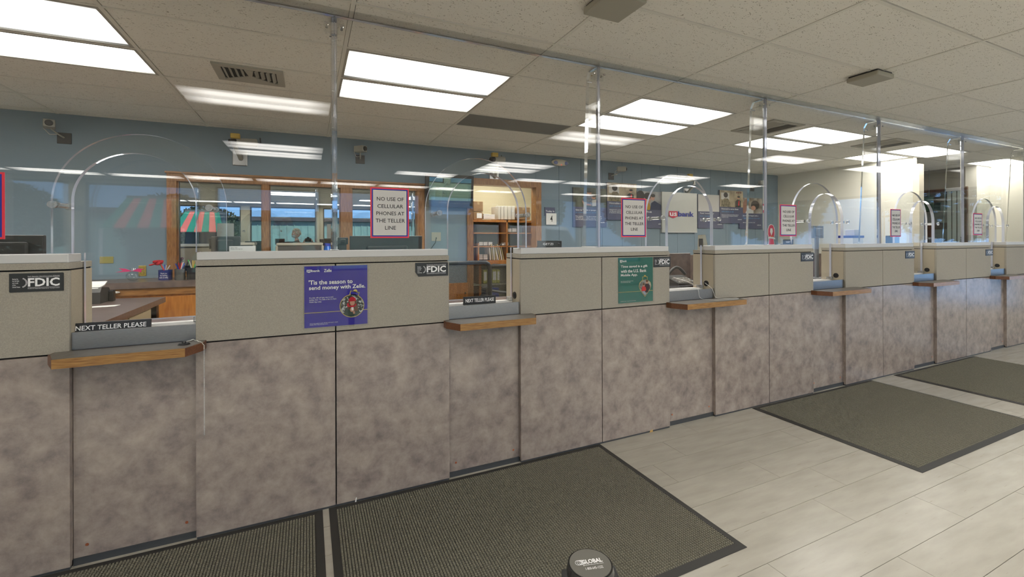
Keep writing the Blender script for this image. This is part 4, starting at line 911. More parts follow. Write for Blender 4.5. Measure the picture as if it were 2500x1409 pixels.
monitor(1352-10, 1372, 588, 3.15, 'dark monitor beside the GETZI nameplate')
t = None
q = P(1996, 585, Y=3.25)
monitor(1984, 2011, 551, 3.2, 'light grey monitor back seen through the fourth arched window', m=mat('light_grey_plastic', (.22, .23, .24), .5))
# tall grey device at third window and paper cup by it
q = P(1714, 600, Y=2.88)
t = thing('check_scanner', 'tall grey check scanner on the counter beside the third teller window', 'scanner', (q.x, 2.88, ZB))
b = nb(); prism(b, [(2.83, ZB+.001), (2.91, ZB+.001), (2.905, ZB+.13), (2.86, ZB+.135)], 'x', q.x-.022, q.x+.02); mk('body', b, M_putty, t)
b = nb(); bx(b, q.x-.024, q.x-.022, 2.85, 2.895, ZB+.03, ZB+.1); mk('side_grille', b, M_soft, t)
q = P(1726, 598, Y=2.9); t = thing('pen', 'black upright pen beside the tall grey check scanner', 'pen', (q.x, 2.9, ZB)); b = nb(); cyl(b, (q.x, 2.9, ZB+.001), (q.x, 2.9, ZB+.06), .005, .004, 10); cyl(b, (q.x, 2.9, ZB+.0), (q.x, 2.9, ZB+.008), .012, n=14); mk('barrel', b, M_black, t)
# stacked boxes at the fourth station
q = P(2077, 590, Y=3.1)
M_bb = mat('box_blue', (.02, .035, .28), .5)
t = thing('supply_box', 'white supply box at the bottom of the little stack right of the fourth arch', 'box', (q.x, 3.1, 1.03)); b = nb(); rbox(b, q.x-.11, q.x+.1, 3.02, 3.2, 1.03, 1.5, .002, 1); mk('carton', b, M_paper, t)
t = thing('supply_box', 'blue supply box in the middle of the little stack right of the fourth arch', 'box', (q.x, 3.1, 1.5)); b = nb(); rbox(b, q.x-.11, q.x+.12, 3.02, 3.2, 1.501, 1.53, .002, 1); mk('carton', b, M_bb, t)
t = thing('supply_box', 'small grey box on top of the little stack right of the fourth arch', 'box', (q.x, 3.1, 1.53)); b = nb(); rbox(b, q.x-.02, q.x+.08, 3.05, 3.15, 1.531, 1.60, .002, 1); mk('carton', b, M_signgrey, t)
q = P(2190, 588, Y=3.0); t = thing('document_scanner', 'black upright scanner under the fifth cell phone notice', 'scanner', (q.x, 3.05, 1.03)); b = nb(); rbox(b, q.x-.05, q.x+.06, 3.0, 3.1, 1.031, 1.53, .006, 1); mk('body', b, M_black, t)
b = nb(); bx(b, q.x-.04, q.x+.05, 2.985, 3.0, 1.40, 1.405); mk('paper_slot', b, M_signgrey, t)

# ------------------------------------------------------------------ office chairs
M_mesh = bpy.data.materials.new('chair_mesh'); M_mesh.use_nodes = True
def meshmat():
    n = M_mesh.node_tree.nodes; l = M_mesh.node_tree.links; b = n['Principled BSDF']; b.inputs['Base Color'].default_value = (.03, .03, .028, 1); b.inputs['Roughness'].default_value = .8
    t = n.new('ShaderNodeBsdfTransparent'); x = n.new('ShaderNodeMixShader'); tc = n.new('ShaderNodeTexCoord')
    w1 = n.new('ShaderNodeTexChecker'); w1.inputs['Scale'].default_value = 240; l.new(tc.outputs['Object'], w1.inputs['Vector'])
    mr = n.new('ShaderNodeMapRange'); mr.inputs['To Min'].default_value = .45; mr.inputs['To Max'].default_value = .8; l.new(w1.outputs['Fac'], mr.inputs[0])
    l.new(mr.outputs[0], x.inputs[0]); l.new(t.outputs[0], x.inputs[1]); l.new(b.outputs[0], x.inputs[2]); l.new(x.outputs[0], n['Material Output'].inputs[0])
meshmat()
def office_chair(cx, cy, rz, label, ztop=1.28, zs=.72):
    t = thing('office_chair', label, 'chair', (0, 0, 0), 'mesh office chairs')
    def pt(u, v):   # back surface, u in -1..1, v 0..1
        w_ = .25-.03*v; return Vector((u*w_, .24+.06*v-.04*(1-u*u)*-1+.0, zs+.12+(ztop-zs-.12)*v))
    b = nb(); N = 10; g = [[b.verts.new(pt(-1+2*i/N, j/N)) for i in range(N+1)] for j in range(N+1)]
    for j in range(N):
        for i in range(N): b.faces.new((g[j][i], g[j][i+1], g[j+1][i+1], g[j+1][i]))
    mk('mesh_back', b, M_mesh, t, smooth='all')
    ring = [pt(-1, .08+k/10*.84) for k in range(11)]+[pt(-.93, .97), pt(-.8, 1)]+[pt(-.8+1.6*k/8, 1) for k in range(1, 9)]+[pt(.93, .97)]+[pt(1, .92-k/10*.84) for k in range(11)]+[pt(.9, .02), pt(.7, 0)]+[pt(.7-1.4*k/6, 0) for k in range(1, 7)]+[pt(-.9, .02), pt(-1, .08)]
    b = nb(); tube(b, ring, .018, 8); mk('back_frame', b, M_soft, t, smooth='all')
    b = nb(); tube(b, [pt(-1+2*k/10, .3) + Vector((0, -.012, -.03*(1-((k-5)/5)**2))) for k in range(11)], .016, 8); mk('lumbar_bar', b, M_soft, t, smooth='all')
    b = nb(); rbox(b, -.25, .25, -.24, .23, zs-.04, zs+.03, .03, 3); mk('seat', b, M_black, t, smooth=True)
    for s in (-1, 1):
        b = nb(); tube(b, [(s*.25, .05, zs-.02), (s*.3, .04, zs+.06), (s*.3, .02, zs+.22)], .016, 8); rbox(b, s*.3-.04, s*.3+.04, -.12, .13, zs+.22, zs+.25, .012, 2); mk('armrest', b, M_soft, t)
    b = nb(); cyl(b, (0, 0, .12), (0, 0, zs-.04), .028, n=14); tube(b, [(0, .1, zs-.04), (0, .25, zs+.0), (0, .27, zs+.16)], .022, 8); mk('column', b, M_chrome, t)
    b = nb(); cyl(b, (0, 0, .40), (0, 0, .42), .03)
    for k in range(16):
        a = 2*pi*k/16; a2 = 2*pi*(k+1)/16; tube(b, [(.22*cos(a), .22*sin(a), .34), (.22*cos(a2), .22*sin(a2), .34)], .01, 6)
    mk('foot_ring', b, M_chrome, t)
    for k in range(5):
        a = 2*pi*k/5; b = nb(); tube(b, [(0, 0, .13), (.28*cos(a), .28*sin(a), .075)], .02, 8); leg = mk('leg', b, M_soft, t)
        b = nb(); cyl(b, (.28*cos(a), .28*sin(a)-.02, .03), (.28*cos(a), .28*sin(a)+.02, .03), .03, n=14); mk('caster', b, M_black, leg)
    t.location = (cx, cy, 0); t.rotation_euler[2] = rz
    return t
q = P(1140, 690, Y=4.1); office_chair(1.25, 3.95, pi*.98, 'black mesh office chair nearer in the second teller window', 1.30)
q = P(1238, 690, Y=4.5); office_chair(2.13, 4.6, pi*.82, 'black mesh office chair farther right in the second teller window', 1.22)

# ------------------------------------------------------------------ wall cameras
def cctv(px, py, ang, label, plate_dx=.06):
    q = P(px, py, Y=YB-.14); t = thing('security_camera', label, 'security camera', (q.x, YB, q.z), 'wall security cameras')
    b = nb(); rbox(b, q.x+plate_dx-.055, q.x+plate_dx+.055, YB-.008, YB, q.z-.16, q.z-.05, .002, 1); mk('wall_plate', b, M_soft, t)
    b = nb(); tube(b, [(q.x+plate_dx, YB-.008, q.z-.10), (q.x+plate_dx*.5, YB-.06, q.z-.075), (q.x, YB-.11, q.z-.035)], .008, 8); mk('arm', b, M_camgrey, t)
    R = Matrix.Rotation(ang, 4, 'Z'); 
    b = nb(); rbox(b, -.042, .042, -.07, .07, -.037, .037, .006, 2); b.transform(Matrix.Translation((q.x, YB-.14, q.z)) @ R); mk('housing', b, M_camgrey, t)
    b = nb(); cyl(b, (0, -.082, 0), (0, -.069, 0), .027, .030, 20); cyl(b, (0, -.088, 0), (0, -.080, 0), .017, n=16); b.transform(Matrix.Translation((q.x, YB-.14, q.z)) @ R); mk('lens', b, M_black, t)
    b = nb(); tube(b, [(q.x-.02, YB-.10, q.z+.0), (q.x-.07, YB-.07, q.z-.03), (q.x-.04, YB-.03, q.z-.08), (q.x+.02, YB-.01, q.z-.07)], .004, 6); mk('cable', b, M_signgrey, t)
cctv(120, 303, radians(20), 'small beige security camera at the upper left wall')
cctv(880, 364, radians(42), 'small beige security camera right of the first acrylic post', .01)
cctv(1517, 413, radians(62), 'small beige security camera above the posters', -.10)
cctv(1862, 446, radians(70), 'faint beige security camera near the right wall corner', -.12)
def bigcam(px, py, py_plate, label):
    q = P(px, py, Y=YB-.22); zp = P(px-12, py_plate, Y=YB).z; t = thing('swivel_security_camera', label, 'security camera', (q.x, YB, q.z), 'large bracket security cameras')
    xp = P(px-12, py_plate, Y=YB).x
    b = nb(); rbox(b, xp-.075, xp+.075, YB-.012, YB, zp-.085, zp+.085, .008, 2)
    for sx_ in (-1, 1):
        for sz in (-1, 1): cyl(b, (xp+sx_*.055, YB-.018, zp+sz*.065), (xp+sx_*.055, YB-.011, zp+sz*.065), .009, n=10)
    mk('wall_plate', b, M_steel, t)
    b = nb(); tube(b, [(xp+.01, YB-.012, zp-.01), (xp-.005, YB-.08, zp+.04), (xp-.03, YB-.2, zp+.11)], .022, 10); mk('arm', b, M_camgrey, t)
    b = nb(); sph(b, (xp-.03, YB-.2, zp+.13), .03); cyl(b, (xp-.03, YB-.2, zp+.13), (xp-.02, YB-.2, q.z-.03), .014, n=12); mk('swivel', b, M_chrome, t, smooth=True)
    b = nb(); cyl(b, (q.x-.09, YB-.24, q.z-.01), (q.x+.10, YB-.14, q.z+.015), .045, n=20); mk('housing', b, M_camgrey, t, smooth=True)
    b = nb(); cyl(b, (q.x-.14, YB-.27, q.z-.02), (q.x-.088, YB-.24, q.z-.01), .032, .038, 16); mk('lens', b, M_black, t)
    b = nb(); rbox(b, q.x-.13, q.x-.04, YB-.30, YB-.24, q.z+.02, q.z+.075, .006, 1); mk('connector', b, M_yellow, t)
    b = nb(); tube(b, [(q.x+.08, YB-.14, q.z+.01), (q.x+.14, YB-.05, q.z+.03), (q.x+.13, YB-.004, q.z+.10)], .006, 6); mk('cable', b, M_soft, t)
bigcam(598, 347, 387, 'large security camera on a bracket above the first mirrored window')
bigcam(1218, 389, 432, 'large security camera on a bracket above the storage doorway')
bigcam(1688, 437, 471, 'large security camera on a bracket above the bank logo panel')
# emergency light
q = P(1368, 397, Y=YB-.05); t = thing('emergency_light', 'white oval emergency light high on the blue-grey wall', 'emergency light', (q.x, YB, q.z))
b = nb(); sph(b, (q.x, YB-.04, q.z), .1, 1.5, .45, .52, 28, 16); mk('body', b, mat('cream_plastic', (.62, .58, .48), .45), t, smooth='all')
for s in (-1, 1): b = nb(); sph(b, (q.x+s*.09, YB-.07, q.z-.008), .035, 1, .6, .8, 14, 10); mk('lamp_head', b, mat('bluish_lamp_lens', (.25, .3, .6), .15), t, smooth='all')
b = nb(); sph(b, (q.x+.0, YB-.085, q.z-.042), .006, 1, 1, 1, 8, 6); mk('indicator', b, mat('red_led', (.8, .02, .02), .4, emit=((1, .05, .02), 2)), t)

# TV
a, c = P(1040, 423, Y=YB-.16), P(1160, 429, Y=YB-.16); zb_ = P(1040, 504, Y=YB-.16).z
t = thing('wall_screen', 'black wall-mounted television left of the storage doorway', 'television', ((a.x+c.x)/2, YB-.1, zb_))
L_, R_, Tz, Bz = a.x, c.x-.02, a.z, zb_
tilt = lambda z: YB-.11-.035*(z-Bz)/(Tz-Bz)*1.6
def tpan(x0, x1, z0, z1, th, off=0):
    b = nb(); v = [(tilt(z0)-off, z0), (tilt(z1)-off, z1), (tilt(z1)-off+th, z1), (tilt(z0)-off+th, z0)]; prism(b, v, 'x', x0, x1); return b
mk('bezel', tpan(L_, R_, Bz, Tz, .05), M_black, t)
mk('screen', tpan(L_+.045, R_-.035, Bz+.09, Tz-.045, .002, .0025), M_screen, t)
b = nb(); bx(b, (L_+R_)/2-.12, (L_+R_)/2+.12, YB-.07, YB, Bz+.1, Tz-.1); mk('wall_bracket', b, M_soft, t)
text('logo_lettering', 'hd', (L_+R_)/2-.02, (L_+R_)/2+.02, tilt(Bz)-.004, Bz+.03, Bz+.045, M_signgrey, t)

# date sign
a, c = P(1330, 506, Y=YB-.01), P(1355, 523, Y=YB-.01); x0, x1 = a.x, c.x
t = thing('date_sign', 'perpetual date sign reading Today is 4 beside the doorway', 'sign', ((x0+x1)/2, YB-.01, 1.75))
b = nb(); bx(b, x0, x1, YB-.012, YB, a.z-.13, a.z); mk('header', b, M_navy, t)
text('lettering', 'Today Is', x0+.015, x1-.015, YB-.0135, a.z-.08, a.z-.045, M_lettw, t, bold=.01)
b = nb(); bx(b, x0+.02, x1+.02, YB-.02, YB-.012, a.z-.265, a.z-.09); mk('day_card', b, M_paper, t)
text('lettering', '4', (x0+x1)/2-.02+.02, (x0+x1)/2+.02+.02, YB-.0215, a.z-.22, a.z-.125, M_ink, t, bold=.02)

# wall posters
def poster(px0, py0, px1, py1, label, split, lines, scene, yo=.0):
    Y = YB-.022-yo; a = P(px0, py0, Y=Y); c = P(px1, py1, Y=Y); x0, x1, z1, z0 = a.x, c.x, a.z, c.z; w_, h = x1-x0, z1-z0; zs = z1-h*split
    t = thing('wall_poster', label, 'poster', ((x0+x1)/2, Y, z0), 'framed posters on the blue-grey wall')
    b = nb(); bx(b, x0, x1, Y, Y+.02, z0, z1); mk('board', b, M_navy, t)
    cols = {'porch': ((.13, .14, .09), (.04, .045, .03)), 'office': ((.55, .45, .3), (.25, .2, .13)), 'couple': ((.45, .43, .4), (.2, .2, .22)), 'beard': ((.5, .45, .38), (.12, .08, .05)), 'pale': ((.4, .39, .34), (.28, .27, .22))}[scene]
    b = nb(); bx(b, x0, x1, Y-.0012, Y-.0002, zs, z1); mk('photo_ground', b, mat('photo_'+scene, cols[0], .4, noise=6, col2=cols[1]), t)
    def R(n_, pts, m): b = nb(); poly(b, [(x0+p[0]*w_, zs+p[1]*(z1-zs)) for p in pts], R.y); mk(n_, b, m, t); R.y -= .0009
    def D(n_, u, v, ru, rv, m): b = nb(); disc(b, x0+u*w_, R.y, zs+v*(z1-zs), ru*w_, rv*(z1-zs)); mk(n_, b, m, t); R.y -= .0009
    R.y = Y-.002
    shirt = mat('photo_shirt', (.3, .34, .42), .6, noise=40, col2=(.12, .14, .2)); camo = mat('photo_camouflage', (.32, .27, .17), .7, noise=30, col2=(.12, .1, .06)); dk = mat('photo_dark', (.05, .045, .04), .6); wht = mat('photo_pale', (.6, .58, .54), .6)
    if scene == 'porch':
        R('photo_shirt', [(.3, .1), (.28, .5), (.4, .66), (.62, .6), (.6, .1)], shirt); D('photo_face', .47, .74, .07, .09, M_skin); D('photo_hair', .47, .80, .08, .05, dk)
        R('photo_shirt', [(.56, .05), (.55, .35), (.66, .42), (.82, .1)], wht); D('photo_face', .6, .50, .06, .08, M_skin); D('photo_hair', .61, .56, .06, .04, dk); R('photo_arm', [(.25, .35), (.3, .1), (.55, .08), (.5, .15), (.34, .2)], M_skin)
    elif scene == 'office':
        R('photo_window', [(.06, .45), (.06, .85), (.4, .85), (.4, .45)], wht); R('photo_camouflage', [(.05, 0), (.08, .35), (.2, .52), (.35, .5), (.45, .2), (.45, 0)], camo); D('photo_head', .25, .72, .09, .16, dk)
        R('photo_shirt', [(.66, 0), (.66, .35), (.75, .48), (.9, .4), (.9, 0)], dk); D('photo_face', .79, .58, .05, .08, M_skin); D('photo_hair', .8, .64, .06, .06, dk)
        for k in range(3): R('photo_frame', [(.70+.08*k, .85), (.70+.08*k, .95), (.75+.08*k, .95), (.75+.08*k, .85)], mat('photo_maroon', (.15, .04, .03), .6))
        R('photo_arm', [(.77, .1), (.79, .4), (.83, .4), (.82, .1)], M_r1)
    elif scene == 'couple':
        D('photo_head', .12, .75, .14, .28, dk); R('photo_yellow_top', [(.25, 0), (.28, .4), (.42, .45), (.5, 0)], mat('photo_mustard', (.5, .3, .03), .6)); D('photo_face', .38, .55, .1, .2, M_skin); D('photo_hair', .37, .75, .13, .18, dk)
        R('photo_blazer', [(.45, 0), (.5, .38), (.62, .5), (.85, .3), (.98, 0)], mat('photo_navy_blazer', (.03, .04, .09), .6)); D('photo_face', .55, .66, .07, .14, M_skin); D('photo_hair', .56, .78, .08, .09, dk)
    elif scene == 'beard':
        R('photo_arm', [(.05, 0), (.1, .6), (.3, .95), (.45, .6), (.3, 0)], mat('photo_rose_brown', (.28, .14, .1), .7)); D('photo_head', .68, .55, .18, .3, dk); R('photo_arm', [(.25, 0), (.35, .35), (.6, .2), (.6, 0)], wht); D('photo_face', .6, .35, .1, .15, M_skin)
    else:
        R('photo_curtain', [(0, 0), (.02, .6), (.12, .55), (.16, 0)], wht)
    for k, (s, zc_, hh, ww, m) in enumerate(lines):
        text('lettering', s, x0+w_*.07, x0+w_*(.07+ww), Y-.003, z0+h*(zc_-hh/2), z0+h*(zc_+hh/2), m, t, bold=.008, align='LEFT')
    text('logo_lettering', 'usbank', x1-w_*.24, x1-w_*.06, Y-.003, z0+h*.11, z0+h*.14, M_lettw, t, bold=.01)
W_, B__ = M_lettw, M_lettb
poster(1399, 457, 1481, 555, 'navy bank poster with couple on a porch, leftmost on the wall', .49, [('Que tu "tarde o temprano"', .43, .05, .72, W_), ('se convertiria en "ya llego"', .37, .05, .70, B__), ('Para quienes creen que si se puede, esta\nun banco que tambien cree en ellos. Mas\nque un prestamista bancario hay interes', .23, .12, .78, W_)], 'porch')
poster(1482, 445, 1554, 538, 'bank poster with uniformed person reading Honrados de, second from left', .5, [('Honrados de', .45, .05, .45, W_), ('que nos sirven', .37, .05, .52, B__), ('Nombrado como una de\nde Mundo (World\'s Most\ne Instituto Ethisphere', .23, .12, .6, W_)], 'office', .012)
poster(1555, 466, 1623, 558, 'bank poster with two women looking down, left of the bank logo panel', .5, [('                of the', .45, .05, .45, W_), ('U.S. Bank listens and helps you every day', .29, .035, .85, W_)], 'couple')
# bank logo panel
Y = YB-.045; a = P(1616, 468, Y=Y); c = P(1702, 568, Y=Y); x0, x1, z1, z0 = a.x, c.x, a.z, c.z; w_, h = x1-x0, z1-z0
t = thing('bank_logo_panel', 'pale silver panel with the red and blue usbank logo', 'sign', ((x0+x1)/2, Y, z0))
b = nb(); bx(b, x0, x1, Y, Y+.03, z0, z1); mk('panel', b, mat('pale_silver', (.50, .50, .46), .3, metal=.15), t)
b = nb(); bx(b, x0+w_*.17, x1-w_*.0, Y-.004, Y-.0005, z0+h*.0, z0+h*.012); bx(b, x0, x1, Y-.004, Y-.0005, z1-h*.008, z1); mk('edge_strip', b, M_white, t)
uslogo(x0+w_*.18, x1-w_*.11, Y-.012, z0+h*.35, z0+h*.53, t, red=mat('logo_red', (.55, .02, .06), .4), us=M_lettw, bank=mat('logo_blue', (.02, .03, .30), .4))
poster(1704, 474, 1766, 558, 'pale bank poster with curtain at its left, right of the bank logo panel', .5, [("Turn 'eventually'", .44, .05, .55, W_), ("into 'already'", .36, .05, .45, B__), ('For those who dream big and do\nthere is a bank that will too', .25, .07, .75, W_)], 'pale')
poster(1757, 464, 1814, 546, 'bank poster with uniformed person reading honored to serve those, second from right', .5, [('Honored to serve those', .44, .05, .72, W_), ('who serve us all.', .36, .05, .52, B__), ("Named one of the World's Most Ethical\nCompanies by the Ethisphere Institute\n7 years in a row", .22, .11, .72, W_)], 'office', .012)
poster(1805, 482, 1861, 559, 'bank poster with bearded man, rightmost on the wall', .5, [('Peace of mind begins with a', .42, .05, .75, W_), ('mortgage lender you can trust', .34, .05, .8, B__), ('U.S. Bank mortgage loan officers today', .2, .035, .6, W_)], 'beard')

# ------------------------------------------------------------------ storage room shelf and contents
YS = 6.75
def SX(px, py=560): return P(px, py, Y=YS).x
def SZ(py, px=1200): return P(px, py, Y=YS).z
su = thing('storage_shelving', 'honey oak shelving unit inside the storage doorway', 'shelving', (SX(1230), YS+.2, 0))
xl, xr = SX(1150), SX(1330)
for py, n_ in ((537, 'top_board'), (568, 'shelf_board'), (601, 'shelf_board')):
    b = nb(); th = .035 if py == 537 else .018; bx(b, xl, xr, YS, YS+.4, SZ(py)-th, SZ(py)); mk(n_, b, M_cab, su)
b = nb(); bx(b, xl, xr, YS-.06, YS+.4, SZ(645), SZ(636)); mk('counter_board', b, M_cab, su)
for px in (1152, 1168, 1238, 1300):
    b = nb(); x = SX(px); bx(b, x-.012, x+.012, YS+.0, YS+.4, SZ(636) if px != 1152 else 0, SZ(537) if px != 1168 else SZ(594)); mk('upright', b, M_cab, su)
b = nb(); bx(b, xl, xr, YS+.39, YS+.4, 0, SZ(540)); mk('back_board', b, mat('olive_back', (.22, .21, .11), .8), su)
for x in (xl, SX(1172), xr): b = nb(); bx(b, x-.02, x+.02, YS, YS+.4, 0, SZ(646)); mk('lower_upright', b, M_cab, su)
b = nb(); bx(b, xl, xr, YS, YS+.4, SZ(693)-.02, SZ(693)); mk('lower_shelf', b, mat('pale_shelf', (.4, .4, .3), .6), su)
M_card = mat('cardboard', (.30, .18, .09), .8, noise=20, col2=(.26, .155, .075)); M_box = mat('white_carton', (.52, .49, .42), .7)
def carton(px0, py0, px1, py1, m, label, name='cardboard_box', d=.3, tape=True, yo=.03, lab=False):
    x0, x1 = SX(px0), SX(px1); z1, z0 = SZ(py0, px0), SZ(py1, px0); t = thing(name, label, 'box', ((x0+x1)/2, YS+yo+d/2, z0))
    b = nb(); rbox(b, x0, x1, YS+yo, YS+yo+d, z0+.001, z1, .003, 1); mk('carton', b, m, t)
    if tape: b = nb(); bx(b, (x0+x1)/2-.02, (x0+x1)/2+.02, YS+yo-.001, YS+yo+d, z1-.05, z1+.001); mk('tape', b, mat('packing_tape', (.4, .28, .14), .3), t)
    if lab: b = nb(); rect(b, x0+(x1-x0)*.35, x0+(x1-x0)*.9, YS+yo-.002, z0+(z1-z0)*.2, z0+(z1-z0)*.85); mk('label', b, M_paper, t)
carton(1158, 491, 1181, 516, M_card, 'brown cardboard box, upper of two at the doorway top shelf')
carton(1158, 517, 1180, 536, M_card, 'brown cardboard box with white label, lower of two on the top shelf', lab=True)
for k, (a, c) in enumerate(((1218, 1224), (1225, 1232), (1233, 1241), (1242, 1250), (1251, 1259))):
    carton(a, 503, c, 536, M_box, ['white archive box at the left end of the top shelf row', 'white archive box second from left in the top shelf row', 'white archive box in the middle of the top shelf row', 'white archive box fourth in the top shelf row', 'white archive box at the right end of the top shelf row'][k], 'archive_box', tape=False)
carton(1264, 505, 1296, 536, M_card, 'brown box on the top shelf behind the second shield edge')
def wad(px, py, s, label, n=6):
    x, z = SX(px), SZ(py, px); t = thing('envelope_bundle', label, 'envelopes', (x, YS+.1, z), 'bundles of envelopes in storage')
    for k in range(n):
        b = nb(); rbox(b, -s, s, -.06, .06, -.004, .004, .001, 1); b.transform(Matrix.Translation((x+.003*((k*5) % 3), YS+.1, z+s*.25+.0095*k)) ); mk('envelope', b, M_paper if k % 3 else M_signgrey, t)
wad(1190, 536, .055, 'bundle of white envelopes on the top shelf, left', 9); wad(1203, 536, .05, 'bundle of white envelopes on the top shelf, right', 8)
for k, (px, py, n) in enumerate(((1245, 567, 6), (1258, 567, 7), (1238, 600, 5), (1176, 600, 6), (1187, 600, 6), (1199, 600, 6), (1175, 635, 9), (1187, 635, 9), (1233, 600, 3))):
    wad(px, py, .04 if k < 3 else .035, 'small envelope bundle on the %s' % ['shelf below the white archive boxes, left', 'shelf below the white archive boxes, right', 'second shelf at the doorway right', 'cubby top, left', 'cubby top, middle', 'cubby top, right', 'cubby floor, left', 'cubby floor, right', 'second shelf end'][k], n)
for k in range(8):
    px = 1199+k*4.6; x = SX(px); z = SZ(635, px); h = .20+.02*((k*3) % 4)
    b = nb(); prism(b, [(x-.008, z+.001), (x+.006, z+.001), (x-.012-.03*(k > 3), z+h), (x-.026-.03*(k > 3), z+h)], 'y', YS+.02, YS+.25)
    tag(mk('file_folder', b, [M_paper, mat('manila', (.5, .42, .2), .7)][k % 2], origin=(x, YS+.1, z)), 'upright paper file leaning on the counter board of the storage shelves', 'file', 'leaning files in storage')
for k, (px0, px1) in enumerate(((1181, 1190), (1192, 1201), (1203, 1213), (1214, 1221))):
    x0, x1 = SX(px0), SX(px1); z0, z1 = SZ(692), SZ(659); t = thing('ring_binder', ['leftmost', 'second', 'third', 'rightmost'][k]+' yellow-green binder on the low storage shelf', 'binder', ((x0+x1)/2, YS+.15, z0), 'yellow-green binders')
    b = nb(); rbox(b, x0, x1, YS+.02, YS+.28, z0, z1, .003, 1); mk('cover', b, mat('lime_binder', (.42, .45, .06), .5), t)
    b = nb(); rect(b, x0+.008, x1-.008, YS+.018, z0+.05, z1-.03); mk('spine_label', b, M_paper, t)
for k in range(5):
    z = SZ(728)+.035*k; x0, x1 = SX(1184)-.0, SX(1216); t = thing('storage_tray', 'blue stacked tray, %s from the floor of the stack' % ['first', 'second', 'third', 'fourth', 'fifth'][k], 'tray', ((x0+x1)/2, YS+.12, z), 'blue stacked trays')
    b = nb(); prism(b, [(x0+.02, z), (x1-.02, z), (x1, z+.03), (x0, z+.03)], 'y', YS-.05, YS+.25); mk('tray', b, mat('royal_blue_plastic', (.01, .04, .30), .35), t)
b = nb(); x0, x1 = SX(1184), SX(1216); bx(b, x0-.02, x1+.02, YS-.05, YS+.3, 0, SZ(728)-.001); tag(mk('storage_cabinet', b, M_soft, origin=((x0+x1)/2, YS+.1, 0)), 'dark low cabinet under the blue trays in storage', 'cabinet')
ql = bpy.data.lights.new('storage_lamp', 'AREA'); ql.energy = 40; ql.shape = 'RECTANGLE'; ql.size = 1.1; ql.size_y = .5; ql.color = (1, .95, .85)
qo = bpy.data.objects.new('storage_lamp', ql); C.objects.link(qo); qo.location = (2.9, 6.6, ZC-.02)

# corridor sign and blinds
t = thing('corridor_sign', 'dark green sign panel high in the corridor opening', 'sign', (10.6, 4.40, 1.98))
b = nb(); bx(b, 10.58, 10.60, 4.24, 4.60, 2.0, 2.26); mk('board', b, mat('dark_green_sign', (.03, .06, .03), .5), t)
for y in (4.30, 4.54): b = nb(); cyl(b, (10.59, y, 2.26), (10.59, y, ZC), .006, n=8); mk('hanger', b, M_soft, t)
t = thing('vertical_blind', 'pale vertical blind hanging beside the corridor door', 'blind', (10.66, 4.0, 0))
for k in range(3):
    b = nb(); bx(b, 10.655, 10.659, 3.87+.07*k, 3.925+.07*k, .3, 2.35); mk('slat', b, mat('pale_blind', (.5, .53, .48), .7), t)
b = nb(); bx(b, 10.64, 10.68, 3.86, 4.09, 2.35, 2.41); mk('head_rail', b, M_white, t)

# ------------------------------------------------------------------ stanchion
q = P(1441, 1371, Z=1.0); sx_, sy_ = q.x, q.y; r = .037
t = thing('barrier_post', 'black retractable belt barrier post at the bottom edge', 'barrier post', (sx_, sy_, 0))
b = nb(); cyl(b, (sx_, sy_, 0), (sx_, sy_, .012), .17, .165, 48); cyl(b, (sx_, sy_, .012), (sx_, sy_, .03), .165, .06, 48); mk('base', b, M_black, t, smooth=True)
b = nb(); cyl(b, (sx_, sy_, .03), (sx_, sy_, .93), .03, n=32); mk('pole', b, M_black, t, smooth=True)
M_gls = mat('gloss_black', (.015, .015, .016), .12, coat=.5)
b = nb(); cyl(b, (sx_, sy_, .93), (sx_, sy_, .986), r, n=48); cyl(b, (sx_, sy_, .986), (sx_, sy_, .996), r, r*.93, 48); mk('belt_head', b, M_gls, t, smooth=True)
for k in range(4):
    a = YAW*-1+.35+k*pi/2; R = Matrix.Translation((sx_, sy_, 0)) @ Matrix.Rotation(a, 4, 'Z'); b = nb(); rbox(b, r*.80, r*1.16, -.014, .014, .93, .982, .002, 1); b.transform(R); mk('belt_slot', b, M_black, t)
b = nb(); cyl(b, (sx_, sy_, .9958), (sx_, sy_, .9972), r*.86, n=48); mk('cap_disc', b, mat('cap_grey', (.105, .10, .085), .55), t)
lt = text('lettering', 'GLOBAL', sx_-r*.34, sx_+r*.55, .9978, sy_-r*.02, sy_+r*.22, M_lettw, t, bold=.03, face='up')
l2 = text('lettering', 'globalindustrial.com', sx_-r*.34, sx_+r*.55, .9978, sy_-r*.13, sy_-r*.05, M_lettw, t, bold=.0, face='up')
l3 = text('lettering', '1-800-645-1232', sx_-r*.3, sx_+r*.45, .9978, sy_-r*.36, sy_-r*.22, M_lettw, t, bold=.0, face='up')
b = nb()
for k in range(4): 
    pr_ = [(sx_-r*(.5-.06*k)+r*(.12-.02*k)*cos(2*pi*s/20), sy_+r*.08+r*.13*sin(2*pi*s/20), .998) for s in range(21)]
    tube(b, pr_, .0003, 4)
mk('globe_logo', b, M_lettw, t)
t.rotation_euler[2] = -YAW+radians(10)
# world rotation about own centre keeps it in place

